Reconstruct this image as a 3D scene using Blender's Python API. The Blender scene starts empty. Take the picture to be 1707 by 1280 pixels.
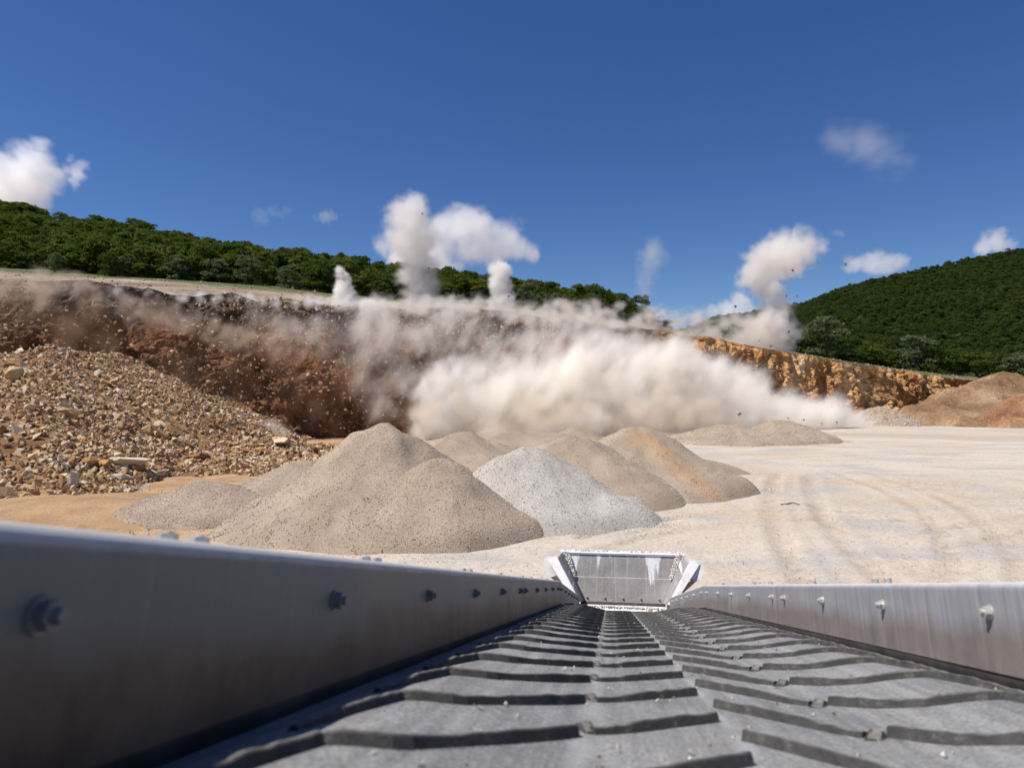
import bpy, bmesh, math, random
import numpy as np
from mathutils import Matrix, Vector, Euler

sc = bpy.context.scene
COL = sc.collection
R = math.radians

# ------------------------------------------------------------------ camera
CAM_H = 5.0
PITCH = R(0.755)
F = 1138.0                      # focal length in pixels of a 1707 px wide frame (24 mm)
cam = bpy.data.cameras.new('camera')
cam.lens = 24.0
cam.sensor_width = 36.0
cam.clip_start = 0.02
cam.clip_end = 12000
cam.dof.use_dof = True
cam.dof.focus_distance = 28.0
cam.dof.aperture_fstop = 4.5
cam_o = bpy.data.objects.new('camera', cam)
COL.objects.link(cam_o)
cam_o.location = (0, 0, CAM_H)
cam_o.rotation_euler = (R(90) + PITCH, 0, 0)
sc.camera = cam_o

# ------------------------------------------------------------------ sky and sun
SUN_ELEV, SUN_AZ = 60.0, -104.0           # azimuth clockwise from +Y
world = bpy.data.worlds.new('World')
sc.world = world
world.use_nodes = True
_nt = world.node_tree
_sky = _nt.nodes.new('ShaderNodeTexSky')
_sky.sky_type = 'NISHITA'
_sky.sun_disc = False
_sky.sun_elevation = R(SUN_ELEV)
_sky.sun_rotation = R(SUN_AZ)
_sky.altitude = 900
_sky.air_density = 1.0
_sky.dust_density = 0.0
_sky.ozone_density = 5.0
_hs = _nt.nodes.new('ShaderNodeHueSaturation')
_hs.inputs['Saturation'].default_value = 1.2
_hs.inputs['Hue'].default_value = 0.511
_hs.inputs['Value'].default_value = 0.76
_nt.links.new(_sky.outputs[0], _hs.inputs['Color'])
_nt.links.new(_hs.outputs[0], _nt.nodes['Background'].inputs[0])
_nt.nodes['Background'].inputs[1].default_value = 0.09
sun = bpy.data.lights.new('sun', 'SUN')
sun.energy = 4.2
sun.angle = R(0.55)
sun.color = (1.0, 0.955, 0.89)
sun_o = bpy.data.objects.new('sun', sun)
COL.objects.link(sun_o)
_sd = Vector((math.sin(R(SUN_AZ)) * math.cos(R(SUN_ELEV)), math.cos(R(SUN_AZ)) * math.cos(R(SUN_ELEV)), math.sin(R(SUN_ELEV))))
sun_o.rotation_euler = _sd.to_track_quat('Z', 'Y').to_euler()
sun_o.location = _sd * 400

sc.view_settings.view_transform = 'Standard'
sc.view_settings.look = 'None'
sc.view_settings.exposure = 0.42
sc.view_settings.gamma = 1.0
sc.view_settings.use_curve_mapping = False
sc.cycles.volume_bounces = 24
sc.cycles.max_bounces = 26
sc.cycles.diffuse_bounces = 3
sc.cycles.glossy_bounces = 2
sc.cycles.transmission_bounces = 3
sc.cycles.volume_step_rate = 1.3
sc.cycles.volume_max_steps = 400
sc.cycles.use_denoising = True

# ------------------------------------------------------------------ helpers
def at(px, py, Y):
    """world point seen at photograph pixel (px, py) at forward distance Y"""
    vx, vy, vz = (px - 853.5) / F, 1.0, -(py - 640.0) / F
    c, s = math.cos(PITCH), math.sin(PITCH)
    y, z = vy * c - vz * s, vz * c + vy * s
    return np.array([vx / y * Y, Y, CAM_H + z / y * Y])

def tag(o, label=None, cat=None, group=None, kind=None):
    if label: o['label'] = label
    if cat: o['category'] = cat
    if group: o['group'] = group
    if kind: o['kind'] = kind
    return o

def empty(name, loc=(0, 0, 0)):
    o = bpy.data.objects.new(name, None)
    o.empty_display_size = 0.2
    COL.objects.link(o)
    o.location = loc
    return o

def link(name, me, parent=None, loc=None):
    o = bpy.data.objects.new(name, me)
    COL.objects.link(o)
    if parent is not None: o.parent = parent
    if loc is not None: o.location = loc
    return o

def np_mesh(name, V, Fc, mat=None, smooth=False):
    """V (n,3); Fc (m,3) or (m,4) index array"""
    V = np.ascontiguousarray(V, dtype=np.float32)
    Fc = np.ascontiguousarray(Fc, dtype=np.int32)
    me = bpy.data.meshes.new(name)
    k = Fc.shape[1]
    me.vertices.add(len(V)); me.vertices.foreach_set('co', V.ravel())
    me.loops.add(Fc.size); me.loops.foreach_set('vertex_index', Fc.ravel())
    me.polygons.add(len(Fc)); me.polygons.foreach_set('loop_start', np.arange(0, Fc.size, k, dtype=np.int32))
    me.update(calc_edges=True)
    me.polygons.foreach_set('use_smooth', np.full(len(Fc), smooth, dtype=bool))
    if mat: me.materials.append(mat)
    return me

def grid_faces(nu, nv, wrap=False):
    i, j = np.meshgrid(np.arange(nu if wrap else nu - 1), np.arange(nv - 1), indexing='ij')
    a = i * nv + j
    b = ((i + 1) % nu) * nv + j
    return np.stack([a, b, b + 1, a + 1], -1).reshape(-1, 4)

def bm_mesh(name, bm, mat=None, smooth=False):
    me = bpy.data.meshes.new(name)
    bm.to_mesh(me); bm.free()
    for p in me.polygons: p.use_smooth = smooth
    if mat: me.materials.append(mat)
    return me

def _hash(ix, iy, iz, seed):
    h = (ix.astype(np.int64) * 374761393 + iy.astype(np.int64) * 668265263 + iz.astype(np.int64) * 2147483647 + seed * 1274126177) & 0xFFFFFFFF
    h = ((h ^ (h >> 13)) * 1274126177) & 0xFFFFFFFF
    h = ((h ^ (h >> 16)) * 2246822519) & 0xFFFFFFFF
    return ((h ^ (h >> 15)) & 0xFFFFFF) / float(0xFFFFFF)

def vnoise(P, seed=0):
    P = np.asarray(P, float)
    I = np.floor(P).astype(np.int64); f = P - I; f = f * f * (3 - 2 * f)
    out = 0
    for dx in (0, 1):
        for dy in (0, 1):
            for dz in (0, 1):
                w = (f[..., 0] if dx else 1 - f[..., 0]) * (f[..., 1] if dy else 1 - f[..., 1]) * (f[..., 2] if dz else 1 - f[..., 2])
                out = out + w * _hash(I[..., 0] + dx, I[..., 1] + dy, I[..., 2] + dz, seed)
    return out

def fbm(P, octs=4, seed=0, rough=0.5):
    P = np.asarray(P, float); a, t, s = 1.0, 0, 0.0
    for k in range(octs):
        t = t + a * (vnoise(P * 2 ** k + 17.3 * k, seed + k) - 0.5); s += a; a *= rough
    return t / s * 2

def worley(P, seed=0):
    """nearest cell: (distance to 2nd - 1st, random of the nearest cell)"""
    P = np.asarray(P, float); I = np.floor(P).astype(np.int64)
    d1 = np.full(P.shape[:-1], 9.0); d2 = d1.copy(); rv = np.zeros(P.shape[:-1])
    for dx in (-1, 0, 1):
        for dy in (-1, 0, 1):
            for dz in (-1, 0, 1):
                J = I + np.array([dx, dy, dz])
                c = np.stack([J[..., k] + _hash(J[..., 0], J[..., 1], J[..., 2], seed + 7 * k) for k in range(3)], -1)
                d = np.sqrt(((P - c) ** 2).sum(-1)); r = _hash(J[..., 0], J[..., 1], J[..., 2], seed + 99)
                closer = d < d1
                d2 = np.where(closer, d1, np.minimum(d2, d)); rv = np.where(closer, r, rv); d1 = np.where(closer, d, d1)
    return d2 - d1, rv

def sstep(a, b, x):
    t = np.clip((x - a) / (b - a), 0, 1); return t * t * (3 - 2 * t)

def grid_pts(x, y):
    return np.stack([x, y, np.zeros_like(x)], -1)

# ------------------------------------------------------------------ materials
class NT:
    def __init__(self, name):
        self.m = bpy.data.materials.new(name); self.m.use_nodes = True
        self.t = self.m.node_tree; self.n = self.t.nodes
        self.b = self.n['Principled BSDF']
        self.co = self.n.new('ShaderNodeTexCoord')
    def set(self, sock, v):
        if hasattr(v, 'is_linked'): self.t.links.new(v, sock)
        elif isinstance(v, (tuple, list)) and len(v) == 3 and sock.type == 'RGBA': sock.default_value = (*v, 1)
        else: sock.default_value = v
    def map(self, scale=(1, 1, 1), coord='Object', rot=(0, 0, 0)):
        n = self.n.new('ShaderNodeMapping'); n.inputs['Scale'].default_value = scale; n.inputs['Rotation'].default_value = rot
        self.t.links.new(self.co.outputs[coord], n.inputs[0]); return n.outputs[0]
    def noise(self, scale, detail=4, rough=.55, vec=None, dist=0.0, color=False):
        n = self.n.new('ShaderNodeTexNoise'); n.inputs['Scale'].default_value = scale; n.inputs['Detail'].default_value = detail
        n.inputs['Roughness'].default_value = rough; n.inputs['Distortion'].default_value = dist
        self.t.links.new(vec if vec is not None else self.co.outputs['Object'], n.inputs['Vector'])
        return n.outputs['Color' if color else 0]
    def voro(self, scale, vec=None, out='Distance', feature='F1'):
        n = self.n.new('ShaderNodeTexVoronoi'); n.inputs['Scale'].default_value = scale; n.feature = feature
        self.t.links.new(vec if vec is not None else self.co.outputs['Object'], n.inputs['Vector']); return n.outputs[out]
    def ramp(self, fac, stops, interp='LINEAR'):
        n = self.n.new('ShaderNodeValToRGB'); n.color_ramp.interpolation = interp
        e = n.color_ramp.elements
        while len(e) < len(stops): e.new(0.5)
        for q, (p, c) in zip(e, stops):
            q.position = p; q.color = (*c, 1) if not isinstance(c, float) else (c, c, c, 1)
        self.t.links.new(fac, n.inputs[0]); return n.outputs[0]
    def mix(self, fac, a, b, mode='MIX'):
        n = self.n.new('ShaderNodeMix'); n.data_type = 'RGBA'; n.blend_type = mode
        self.set(n.inputs['Factor'], fac); self.set(n.inputs['A'], a); self.set(n.inputs['B'], b); return n.outputs['Result']
    def math(self, op, a, b=0.5, clamp=False):
        n = self.n.new('ShaderNodeMath'); n.operation = op; n.use_clamp = clamp
        self.set(n.inputs[0], a); self.set(n.inputs[1], b); return n.outputs[0]
    def sep(self, coord='Object'):
        n = self.n.new('ShaderNodeSeparateXYZ'); self.t.links.new(self.co.outputs[coord], n.inputs[0]); return n.outputs
    def island(self):
        return self.n.new('ShaderNodeNewGeometry').outputs['Random Per Island']
    def rand(self):
        return self.n.new('ShaderNodeObjectInfo').outputs['Random']
    def bump(self, h, strength=.5, dist=.05):
        n = self.n.new('ShaderNodeBump'); n.inputs['Strength'].default_value = strength; n.inputs['Distance'].default_value = dist
        self.t.links.new(h, n.inputs['Height']); self.t.links.new(n.outputs[0], self.b.inputs['Normal'])
    def done(self, color, rough=.9, metal=0.0, spec=.3):
        self.set(self.b.inputs['Base Color'], color); self.set(self.b.inputs['Roughness'], rough)
        self.b.inputs['Metallic'].default_value = metal; self.b.inputs['Specular IOR Level'].default_value = spec
        return self.m

def orange_run(k, c):
    # orange sand that was tipped down one flank
    sx = k.sep()
    off = k.math('ADD', k.math('ADD', sx[0], .3), k.math('MULTIPLY', k.math('ADD', sx[1], .6), .66))
    off = k.math('ADD', off, k.math('MULTIPLY', k.math('SUBTRACT', k.noise(.8, 5, .7), .5), 2.4))
    f = k.math('SUBTRACT', 1.0, k.math('DIVIDE', k.math('ABSOLUTE', off), 1.0), True)
    f = k.math('MULTIPLY', f, k.math('MULTIPLY', k.math('MULTIPLY', sx[1], -.7, True), .6))
    return k.mix(f, c, (.43, .25, .12))

def stone_material(name, stops, by='island', rough=.9, fine=9.0, dark=.45, streak=None):
    k = NT(name)
    r = k.island() if by == 'island' else k.rand()
    c = k.ramp(r, stops)
    n = k.noise(fine, 4, .6)
    c = k.mix(k.ramp(n, [(.3, .35), (.7, 1.0)]), k.mix(dark, c, (.22, .13, .07), 'MULTIPLY'), c)
    if streak: c = orange_run(k, c)
    k.bump(n, .4 if fine < 9 else .15, .04 if fine < 9 else .006)
    return k.done(c, rough, 0, .2)

def ground_material(name, stops, scale, fine_scale, bump=.35, fine_amt=.35, streak=None, run=False):
    k = NT(name)
    n1 = k.noise(scale, 6, .6, dist=.4)
    c = k.ramp(n1, stops)
    n2 = k.noise(fine_scale, 5, .65)
    c = k.mix(fine_amt, c, k.ramp(n2, [(.3, .35), (.7, 1.6)]), 'MULTIPLY')
    if streak:
        n3 = k.noise(1.0, 4, .6, k.map(streak))
        c = k.mix(.3, c, k.ramp(n3, [(.35, .45), (.65, 1.4)]), 'MULTIPLY')
    if run: c = orange_run(k, c)
    k.bump(n2, bump, .06)
    return k.done(c, .95, 0, .2)

# ------------------------------------------------------------------ stones
def hull_rock(seed, n=13, flat=(1, .8, .62)):
    rg = random.Random(seed); bm = bmesh.new()
    for i in range(n):
        v = Vector((rg.gauss(0, 1), rg.gauss(0, 1), rg.gauss(0, 1))).normalized() * rg.uniform(.75, 1.05)
        bm.verts.new((v.x * flat[0], v.y * flat[1], v.z * flat[2]))
    r = bmesh.ops.convex_hull(bm, input=bm.verts)
    junk = list({g for g in r['geom_interior'] + r['geom_unused'] if isinstance(g, bmesh.types.BMVert)})
    bmesh.ops.delete(bm, geom=junk, context='VERTS')
    bmesh.ops.triangulate(bm, faces=bm.faces)
    bm.verts.index_update()
    V = np.array([v.co[:] for v in bm.verts]); Fc = np.array([[v.index for v in f.verts] for f in bm.faces])
    bm.free(); return V, Fc

ROCKS = [hull_rock(s, 12 + s % 4, (1, .7 + .04 * (s % 5), .5 + .05 * (s % 4))) for s in range(9)]
FRAGS = [hull_rock(200 + s, 8, (1, .8, .65)) for s in range(8)]
PEBBLES = [hull_rock(100 + s, 6, (1, .8, .7)) for s in range(6)]

def rand_rot(n, rng):
    q = rng.normal(size=(n, 4)); q /= np.linalg.norm(q, axis=1)[:, None]
    w, x, y, z = q.T
    return np.stack([np.stack([1 - 2 * (y * y + z * z), 2 * (x * y - z * w), 2 * (x * z + y * w)], -1),
                     np.stack([2 * (x * y + z * w), 1 - 2 * (x * x + z * z), 2 * (y * z - x * w)], -1),
                     np.stack([2 * (x * z - y * w), 2 * (y * z + x * w), 1 - 2 * (x * x + y * y)], -1)], 1)

def stones_mesh(name, pts, sizes, protos, mat, seed=0):
    """many stones joined into one mesh"""
    rng = np.random.default_rng(seed)
    pts = np.asarray(pts); sizes = np.asarray(sizes)
    which = rng.integers(0, len(protos), len(pts)); Vs, Fs, off = [], [], 0
    for k, (pv, pf) in enumerate(protos):
        sel = np.where(which == k)[0]
        if not len(sel): continue
        M = rand_rot(len(sel), rng)
        V = np.einsum('nij,vj->nvi', M, pv) * sizes[sel][:, None, None] + pts[sel][:, None, :]
        Fs.append((pf[None] + (np.arange(len(sel)) * len(pv))[:, None, None]).reshape(-1, 3) + off)
        Vs.append(V.reshape(-1, 3)); off += V.shape[0] * V.shape[1]
    return np_mesh(name, np.concatenate(Vs), np.concatenate(Fs), mat)

# ================================================================== TERRAIN
CX = np.array([-200, -110, -80, -49, 0, 40, 79, 110, 160, 330.])
CY = np.array([15, 40, 52, 64, 85, 102, 119, 130, 142, 160.])
def cliff_y(x): return np.interp(x, CX, CY)
def top_z(x): return np.interp(x, [-200, -60, 8, 22, 36, 55, 79, 110, 330], [17.0, 16.4, 16.0, 14.2, 12.1, 10.0, 7.6, 6.2, 5])
def setback(x): return np.interp(x, [-200, -40, -20, 5, 20, 28, 60, 100], [6, 6.5, 11, 11, 8, 3.0, 3.0, 3.5])

# floor
m_floor = NT('quarry floor')
n1 = m_floor.noise(.045, 6, .6, dist=.8)
c = m_floor.ramp(n1, [(.32, (.44, .355, .27)), (.46, (.53, .45, .36)), (.56, (.55, .485, .405)), (.70, (.51, .41, .30))])
s1 = m_floor.noise(1.0, 5, .62, m_floor.map((.10, .24, 1), rot=(0, 0, R(12))))
c = m_floor.mix(m_floor.ramp(s1, [(.50, 0.0), (.66, .5)]), c, (.48, .355, .225))
s2 = m_floor.noise(1.0, 5, .6, m_floor.map((.17, .33, 1), rot=(0, 0, R(-24))))
c = m_floor.mix(m_floor.ramp(s2, [(.49, 0.0), (.62, .8)]), c, (.41, .385, .36))
s3 = m_floor.noise(1.0, 3, .5, m_floor.map((.55, .04, 1), rot=(0, 0, R(-14))), dist=.6)
c = m_floor.mix(m_floor.ramp(s3, [(.60, 0.0), (.64, .25), (.69, 0.0)]), c, (.40, .31, .22))
tra = m_floor.n.new('ShaderNodeAttribute'); tra.attribute_name = 'track'
c = m_floor.mix(m_floor.math('MULTIPLY', tra.outputs['Fac'], m_floor.ramp(m_floor.noise(1.6, 4, .65), [(.35, .1), (.6, .6)])), c, (.36, .285, .21))
sx = m_floor.sep()
left = m_floor.math('MULTIPLY', m_floor.math('ADD', sx[0], 6.5), -.16, True)
c = m_floor.mix(left, c, m_floor.ramp(m_floor.noise(.5, 5, .6), [(.35, (.33, .19, .10)), (.65, (.46, .32, .19))]))
n2 = m_floor.noise(5.5, 6, .72)
c = m_floor.mix(.4, c, m_floor.ramp(n2, [(.32, .4), (.5, 1.0), (.68, 1.35)]), 'MULTIPLY')
c = m_floor.mix(.22, c, m_floor.ramp(m_floor.noise(19, 3, .7), [(.35, .35), (.5, 1.0), (.66, 1.5)]), 'MULTIPLY')
m_floor.bump(m_floor.noise(3.0, 8, .7), .55, .10)
M_FLOOR = m_floor.done(c, .95, 0, .2)

xs = np.concatenate([np.linspace(-4000, -90, 12), np.arange(-80, -16, 2.0), np.arange(-16, 62, .24), np.arange(62, 122, 2.0), np.linspace(130, 4000, 12)])
ys = np.concatenate([np.linspace(-1500, -10, 8), np.arange(-4, 12, 2.0), np.arange(12, 62, .24), np.arange(62, 142, 1.5), np.linspace(150, 6000, 14)])
X, Y = np.meshgrid(xs, ys, indexing='ij')
G = grid_pts(X, Y)
near = sstep(-70, -50, X) * sstep(120, 100, X) * sstep(0, 10, Y) * sstep(138, 125, Y)
Z = near * (.10 * fbm(G * .12, 3, 5) + .045 * fbm(G * .7, 3, 9))
# wheel ruts that swing across the yard
TR = np.zeros_like(Z)
for (x0, y0, x1, y1, cur, wd, dep) in ((7.2, 16, 16.8, 43, .8, .55, .09), (9.3, 16, 18.9, 43, .8, .55, .09), (10.6, 17, 20.5, 44, -2.2, .5, .08), (12.6, 17, 22.5, 44, -2.2, .5, .08),
                                      (15, 41, 42, 33, -3, .45, .07), (15, 43.2, 42, 35.2, -3, .45, .07), (14, 22, 46, 30, 3, .4, .05), (14, 24, 46, 32, 3, .4, .05), (20, 52, 60, 58, 2, .6, .06), (3, 22, 16, 27, 2, .5, .05), (2.4, 23.6, 15, 29, 2, .5, .05)):
    t = np.clip(((X - x0) * (x1 - x0) + (Y - y0) * (y1 - y0)) / ((x1 - x0) ** 2 + (y1 - y0) ** 2), 0, 1)
    nx, ny = -(y1 - y0), (x1 - x0); ln = math.hypot(nx, ny)
    bend = cur * 4 * t * (1 - t)
    dd = np.hypot(X - (x0 + (x1 - x0) * t + nx / ln * bend), Y - (y0 + (y1 - y0) * t + ny / ln * bend))
    wd = wd * .68
    brk = np.clip(.75 + .9 * fbm(G * .3 + x0, 3, 15), 0, 1.2)
    Z += near * brk * (-dep * np.exp(-(dd / wd) ** 4) + dep * .8 * np.exp(-((dd - wd * 1.5) / (wd * .45)) ** 2)) + near * brk * .03 * np.exp(-(dd / wd) ** 4) * fbm(G * 2.6, 2, 33)
    TR = np.maximum(TR, near * np.clip(brk, 0, 1) * np.exp(-(dd / (wd * 1.05)) ** 4))
_me = np_mesh('quarry_floor', np.stack([X, Y, Z], -1).reshape(-1, 3), grid_faces(len(xs), len(ys)), M_FLOOR, True)
_me.attributes.new('track', 'FLOAT', 'POINT').data.foreach_set('value', TR.ravel().astype(np.float32))
floor = link('quarry_floor', _me)
tag(floor, 'pale dusty quarry floor with faint wheel tracks', kind='structure')
rng = np.random.default_rng(1)

# loose stones on the floor
M_GRIT = stone_material('floor grit', [(0, (.36, .28, .21)), (.4, (.55, .47, .39)), (1, (.70, .65, .59))])
n = 52000
yy = 13 + 50 * rng.random(n) ** 1.8; xx = rng.uniform(-.30, .86, n) * yy
cl = fbm(np.stack([xx * .25, yy * .25, xx * 0], -1), 3, 31)
keep = cl > rng.uniform(-.9, .5, n)
xx, yy = xx[keep], yy[keep]
pts = np.stack([xx, yy, .012 + .10 * fbm(grid_pts(xx, yy) * .12, 3, 5) + .045 * fbm(grid_pts(xx, yy) * .7, 3, 9)], -1)
o = link('loose_gravel', stones_mesh('loose_gravel', pts, .011 + .030 * rng.random(len(pts)) ** 4, PEBBLES, M_GRIT, 3))
tag(o, 'small loose gravel strewn over the pale quarry floor', 'gravel', kind='stuff')

n = 9000
yy = rng.uniform(24, 36, n); xx = rng.uniform(-.80, -.30, n) * yy
keep = fbm(grid_pts(xx, yy) * .3, 3, 36) > rng.uniform(-.8, .5, n)
xx, yy = xx[keep], yy[keep]
M_GRIT2 = stone_material('ochre grit', [(0, (.22, .13, .07)), (.5, (.44, .31, .19)), (1, (.60, .50, .38))])
o = link('loose_gravel', stones_mesh('loose_gravel', grid_pts(xx, yy) + np.array([0, 0, .02]), .015 + .06 * rng.random(len(xx)) ** 4, PEBBLES, M_GRIT2, 13))
tag(o, 'ochre pebbles strewn on the sand before the rubble slope', 'gravel', kind='stuff')
# ---- cliff
k = NT('blasted earth and rock')
sx = k.sep()
n1 = k.noise(.22, 6, .62, k.map((1, 1, .45)), dist=.6)
rock = k.ramp(n1, [(.30, (.28, .12, .045)), (.43, (.46, .235, .09)), (.55, (.56, .335, .15)), (.68, (.64, .48, .31))])
vs = k.noise(1.0, 4, .6, k.map((.75, .75, .10)))
rock = k.mix(k.ramp(vs, [(.52, 0.0), (.68, .6)]), rock, (.22, .125, .07))
n2 = k.noise(.16, 6, .6, dist=.7)
earth = k.ramp(n2, [(.30, (.050, .031, .022)), (.44, (.135, .066, .034)), (.58, (.255, .115, .052)), (.72, (.18, .12, .08))])
rim = k.math('MULTIPLY', k.math('SUBTRACT', k.math('ADD', sx[2], k.math('MULTIPLY', k.noise(.25, 5, .65), 5.0)), 14.0), .55, True)
earth = k.mix(k.math('MULTIPLY', rim, .85), earth, k.ramp(k.noise(.8, 5, .7), [(.35, (.030, .026, .024)), (.65, (.13, .115, .10))]))
mixf = k.math('MULTIPLY_ADD', sx[0], .11, True)
mixf.node.inputs[2].default_value = -2.2
wob = k.math('ADD', mixf, k.math('MULTIPLY', k.math('SUBTRACT', k.noise(.12, 3), .5), 1.3), True)
c = k.mix(wob, earth, rock)
fine = k.noise(2.6, 6, .7)
c = k.mix(.55, c, k.ramp(fine, [(.3, .4), (.7, 1.6)]), 'MULTIPLY')
k.bump(k.noise(1.4, 8, .72), .7, .35)
M_CLIFF = k.done(c, .95, 0, .15)

nv = 100
u = np.concatenate([np.linspace(-150, -72, 80), np.linspace(-71, 22, 420), np.linspace(22.15, 85, 430), np.linspace(86, 150, 60)])
nu = len(u); v = np.linspace(0, 1, nv)
U, Vv = np.meshgrid(u, v, indexing='ij')
zt = top_z(U); sb = setback(U)
rightness = sstep(20, 32, U)
prof = rightness * (Vv ** 1.1) + (1 - rightness) * (.30 * Vv + .70 * Vv ** 2.3)
Xc = U.copy(); Yc = cliff_y(U) + sb * prof; Zc = -.4 + (zt + .4) * Vv
P3 = np.stack([Xc, Yc, Zc], -1)
Pw = P3 + 1.6 * np.stack([fbm(P3 * .35 + 9 * q, 3, 140 + q) for q in range(3)], -1)
edge, cellr = worley(Pw * np.array([.42, .42, .30]), 3)
edge2, cellr2 = worley(Pw * np.array([1.3, 1.3, 1.0]), 11)
lump = fbm(P3 * .13, 4, 21) * 2.6
edge3, cellr3 = worley(P3 * np.array([2.9, 2.9, 2.3]) + 5, 13)
blocky = (cellr - .5) * 1.6 + (cellr2 - .5) * .9 + (cellr3 - .5) * .4 - .25 * np.exp(-(edge / .06) ** 2) - .1 * np.exp(-(edge2 / .06) ** 2)
ribs = fbm(P3 * np.array([.55, .55, .05]), 4, 8) * 2.0
rough_earth = fbm(P3 * .45, 4, 41, .62) * 1.5 + lump
fade = sstep(0, .10, Vv) * 1.0
disp = (rightness * (blocky * .62 + ribs * .9 + lump * .4 + .5 * fbm(P3 * .9, 4, 66, .65)) + (1 - rightness) * (rough_earth + (cellr2 - .5) * .5)) * fade * (1 - .55 * sstep(.93, 1, Vv))
nrm = np.array([.42, -.90, 0.0]); nrm /= np.linalg.norm(nrm)
P3 = P3 + disp[..., None] * nrm
P3[..., 2] += (1 - rightness) * fade * fbm(np.stack([Xc, Yc * 1.0, Zc], -1) * .22, 4, 77) * 1.6 * sstep(.35, .75, Vv)
cliff = link('cliff', np_mesh('cliff', P3.reshape(-1, 3), grid_faces(nu, nv), M_CLIFF, False))
tag(cliff, 'long blasted quarry face, dark earth at one end and ochre rock at the other', kind='structure')
TOPX, TOPY, TOPZ = P3[:, -1, 0].copy(), P3[:, -1, 1].copy(), P3[:, -1, 2].copy()

# ---- bench and wooded hill behind the cliff
def bench_w(x): return np.interp(x, [-200, -79, -10, 20, 60, 110, 330], [55, 46, 28, 22, 18, 16, 16])
def bench_s(x): return np.interp(x, [-80, 0, 40, 110], [.165, .165, .15, .13])
def hill_s(x): return np.interp(x, [-260, -195, -120, -51, 0, 25, 50, 330], [.295, .275, .228, .172, .125, .06, -.02, -.03])
def hill_w(x): return np.interp(x, [-195, -51, 0, 25, 330], [155, 118, 75, 55, 120])
def hill_z(x, y):
    t = y - (cliff_y(x) + setback(x)); w = bench_w(x)
    z = top_z(x) + bench_s(x) * np.clip(t, 0, w)
    t2 = np.clip(t - w, 0, None); hw = hill_w(x)
    z = z + hill_s(x) * np.minimum(t2, hw) - .22 * np.clip(t2 - hw, 0, 150)
    return z + .25 * fbm(grid_pts(x, y) * .08, 3, 61) * sstep(0, 6, t) + sstep(10, 60, t2) * 4 * fbm(grid_pts(x, y) * .012, 3, 62)

k = NT('bench soil')
n1 = k.noise(.10, 6, .62, dist=.5)
c = k.ramp(n1, [(.33, (.17, .125, .08)), (.5, (.28, .215, .15)), (.66, (.40, .33, .255))])
g1 = k.noise(.35, 6, .65)
att = k.n.new('ShaderNodeAttribute'); att.attribute_name = 'green'
gf = k.math('MULTIPLY', k.ramp(k.math('ADD', att.outputs['Fac'], k.math('SUBTRACT', g1, .5)), [(.42, 0.0), (.62, 1.0)]), .9)
c = k.mix(gf, c, k.ramp(g1, [(.35, (.045, .065, .02)), (.65, (.13, .15, .055))]))
k.bump(k.noise(1.2, 8, .7), .6, .25)
M_BENCH = k.done(c, .95, 0, .15)
nt_ = np.concatenate([np.linspace(0, 2, 3), np.linspace(3, 60, 70), np.linspace(63, 420, 60)])
U, T = np.meshgrid(u_h := np.concatenate([np.linspace(-340, -152, 40), u[::3], np.linspace(152, 330, 40)]), nt_, indexing='ij')
ye = np.where((U > -150) & (U < 150), np.interp(U, u, TOPY), cliff_y(U) + setback(U))
ze = np.where((U > -150) & (U < 150), np.interp(U, u, TOPZ), top_z(U))
Yh = ye + T
Zh = hill_z(U, Yh); Zh = np.where(T < 12, ze + (Zh - ze) * sstep(0, 12, T), Zh)
me = np_mesh('hillside', np.stack([U, Yh, Zh], -1).reshape(-1, 3), grid_faces(len(u_h), len(nt_)), M_BENCH, True)
a = me.attributes.new('green', 'FLOAT', 'POINT')
a.data.foreach_set('value', sstep(-26, 5, (T - bench_w(U))).ravel().astype(np.float32))
tag(link('hillside', me), 'pale bench above the quarry face rising to a wooded hill', kind='structure')

xx = rng.uniform(-110, 100, 5200); tt = rng.random(5200) ** 1.3
yy = np.interp(xx, u, TOPY) + 1 + tt * bench_w(xx)
zz = hill_z(xx, yy); zz = np.where(tt * bench_w(xx) < 11, np.interp(xx, u, TOPZ) + (zz - np.interp(xx, u, TOPZ)) * sstep(0, 12, 1 + tt * bench_w(xx)), zz)
M_BSTONE = stone_material('bench stones', [(0, (.20, .14, .09)), (.5, (.42, .34, .25)), (1, (.62, .55, .46))])
tag(link('scattered_stones', stones_mesh('scattered_stones', np.stack([xx, yy, zz], -1), .06 + .28 * rng.random(5200) ** 4, FRAGS, M_BSTONE, 23)), 'loose stones scattered over the bench above the face', 'stones', kind='stuff')
# ---- far mountain
def mt_e(uu): return np.interp(uu, [.15, .27, .30, .42, .52, .64, .75, .95, 1.4], [.055, .10, .112, .132, .165, .193, .213, .235, .25])
def mt_z(x, y):
    uu = x / y; s = np.clip((y - 230) / 470, 0, None)
    zr = CAM_H + mt_e(uu) * 700 - 4
    z = 3 + (zr - 3) * np.minimum(s, 1) ** 1.08 - np.clip(s - 1, 0, None) * 180
    q = grid_pts(x, y)
    return z + sstep(0, .2, s) * (7 * fbm(q * .012, 3, 71) * sstep(1.1, .8, s) + 2 * fbm(q * .05, 2, 72))
k = NT('mountain undergrowth')
c = k.ramp(k.noise(.05, 5), [(.35, (.018, .03, .010)), (.65, (.04, .055, .02))])
M_MOUNT = k.done(c, .95, 0, .1)
uu, yy = np.meshgrid(np.linspace(.12, 1.4, 150), np.linspace(225, 980, 90), indexing='ij')
Xm = uu * yy
tag(link('mountain', np_mesh('mountain', np.stack([Xm, yy, mt_z(Xm, yy)], -1).reshape(-1, 3), grid_faces(150, 90), M_MOUNT, True)),
    'dark green forested mountain slope behind the quarry', kind='structure')

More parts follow.
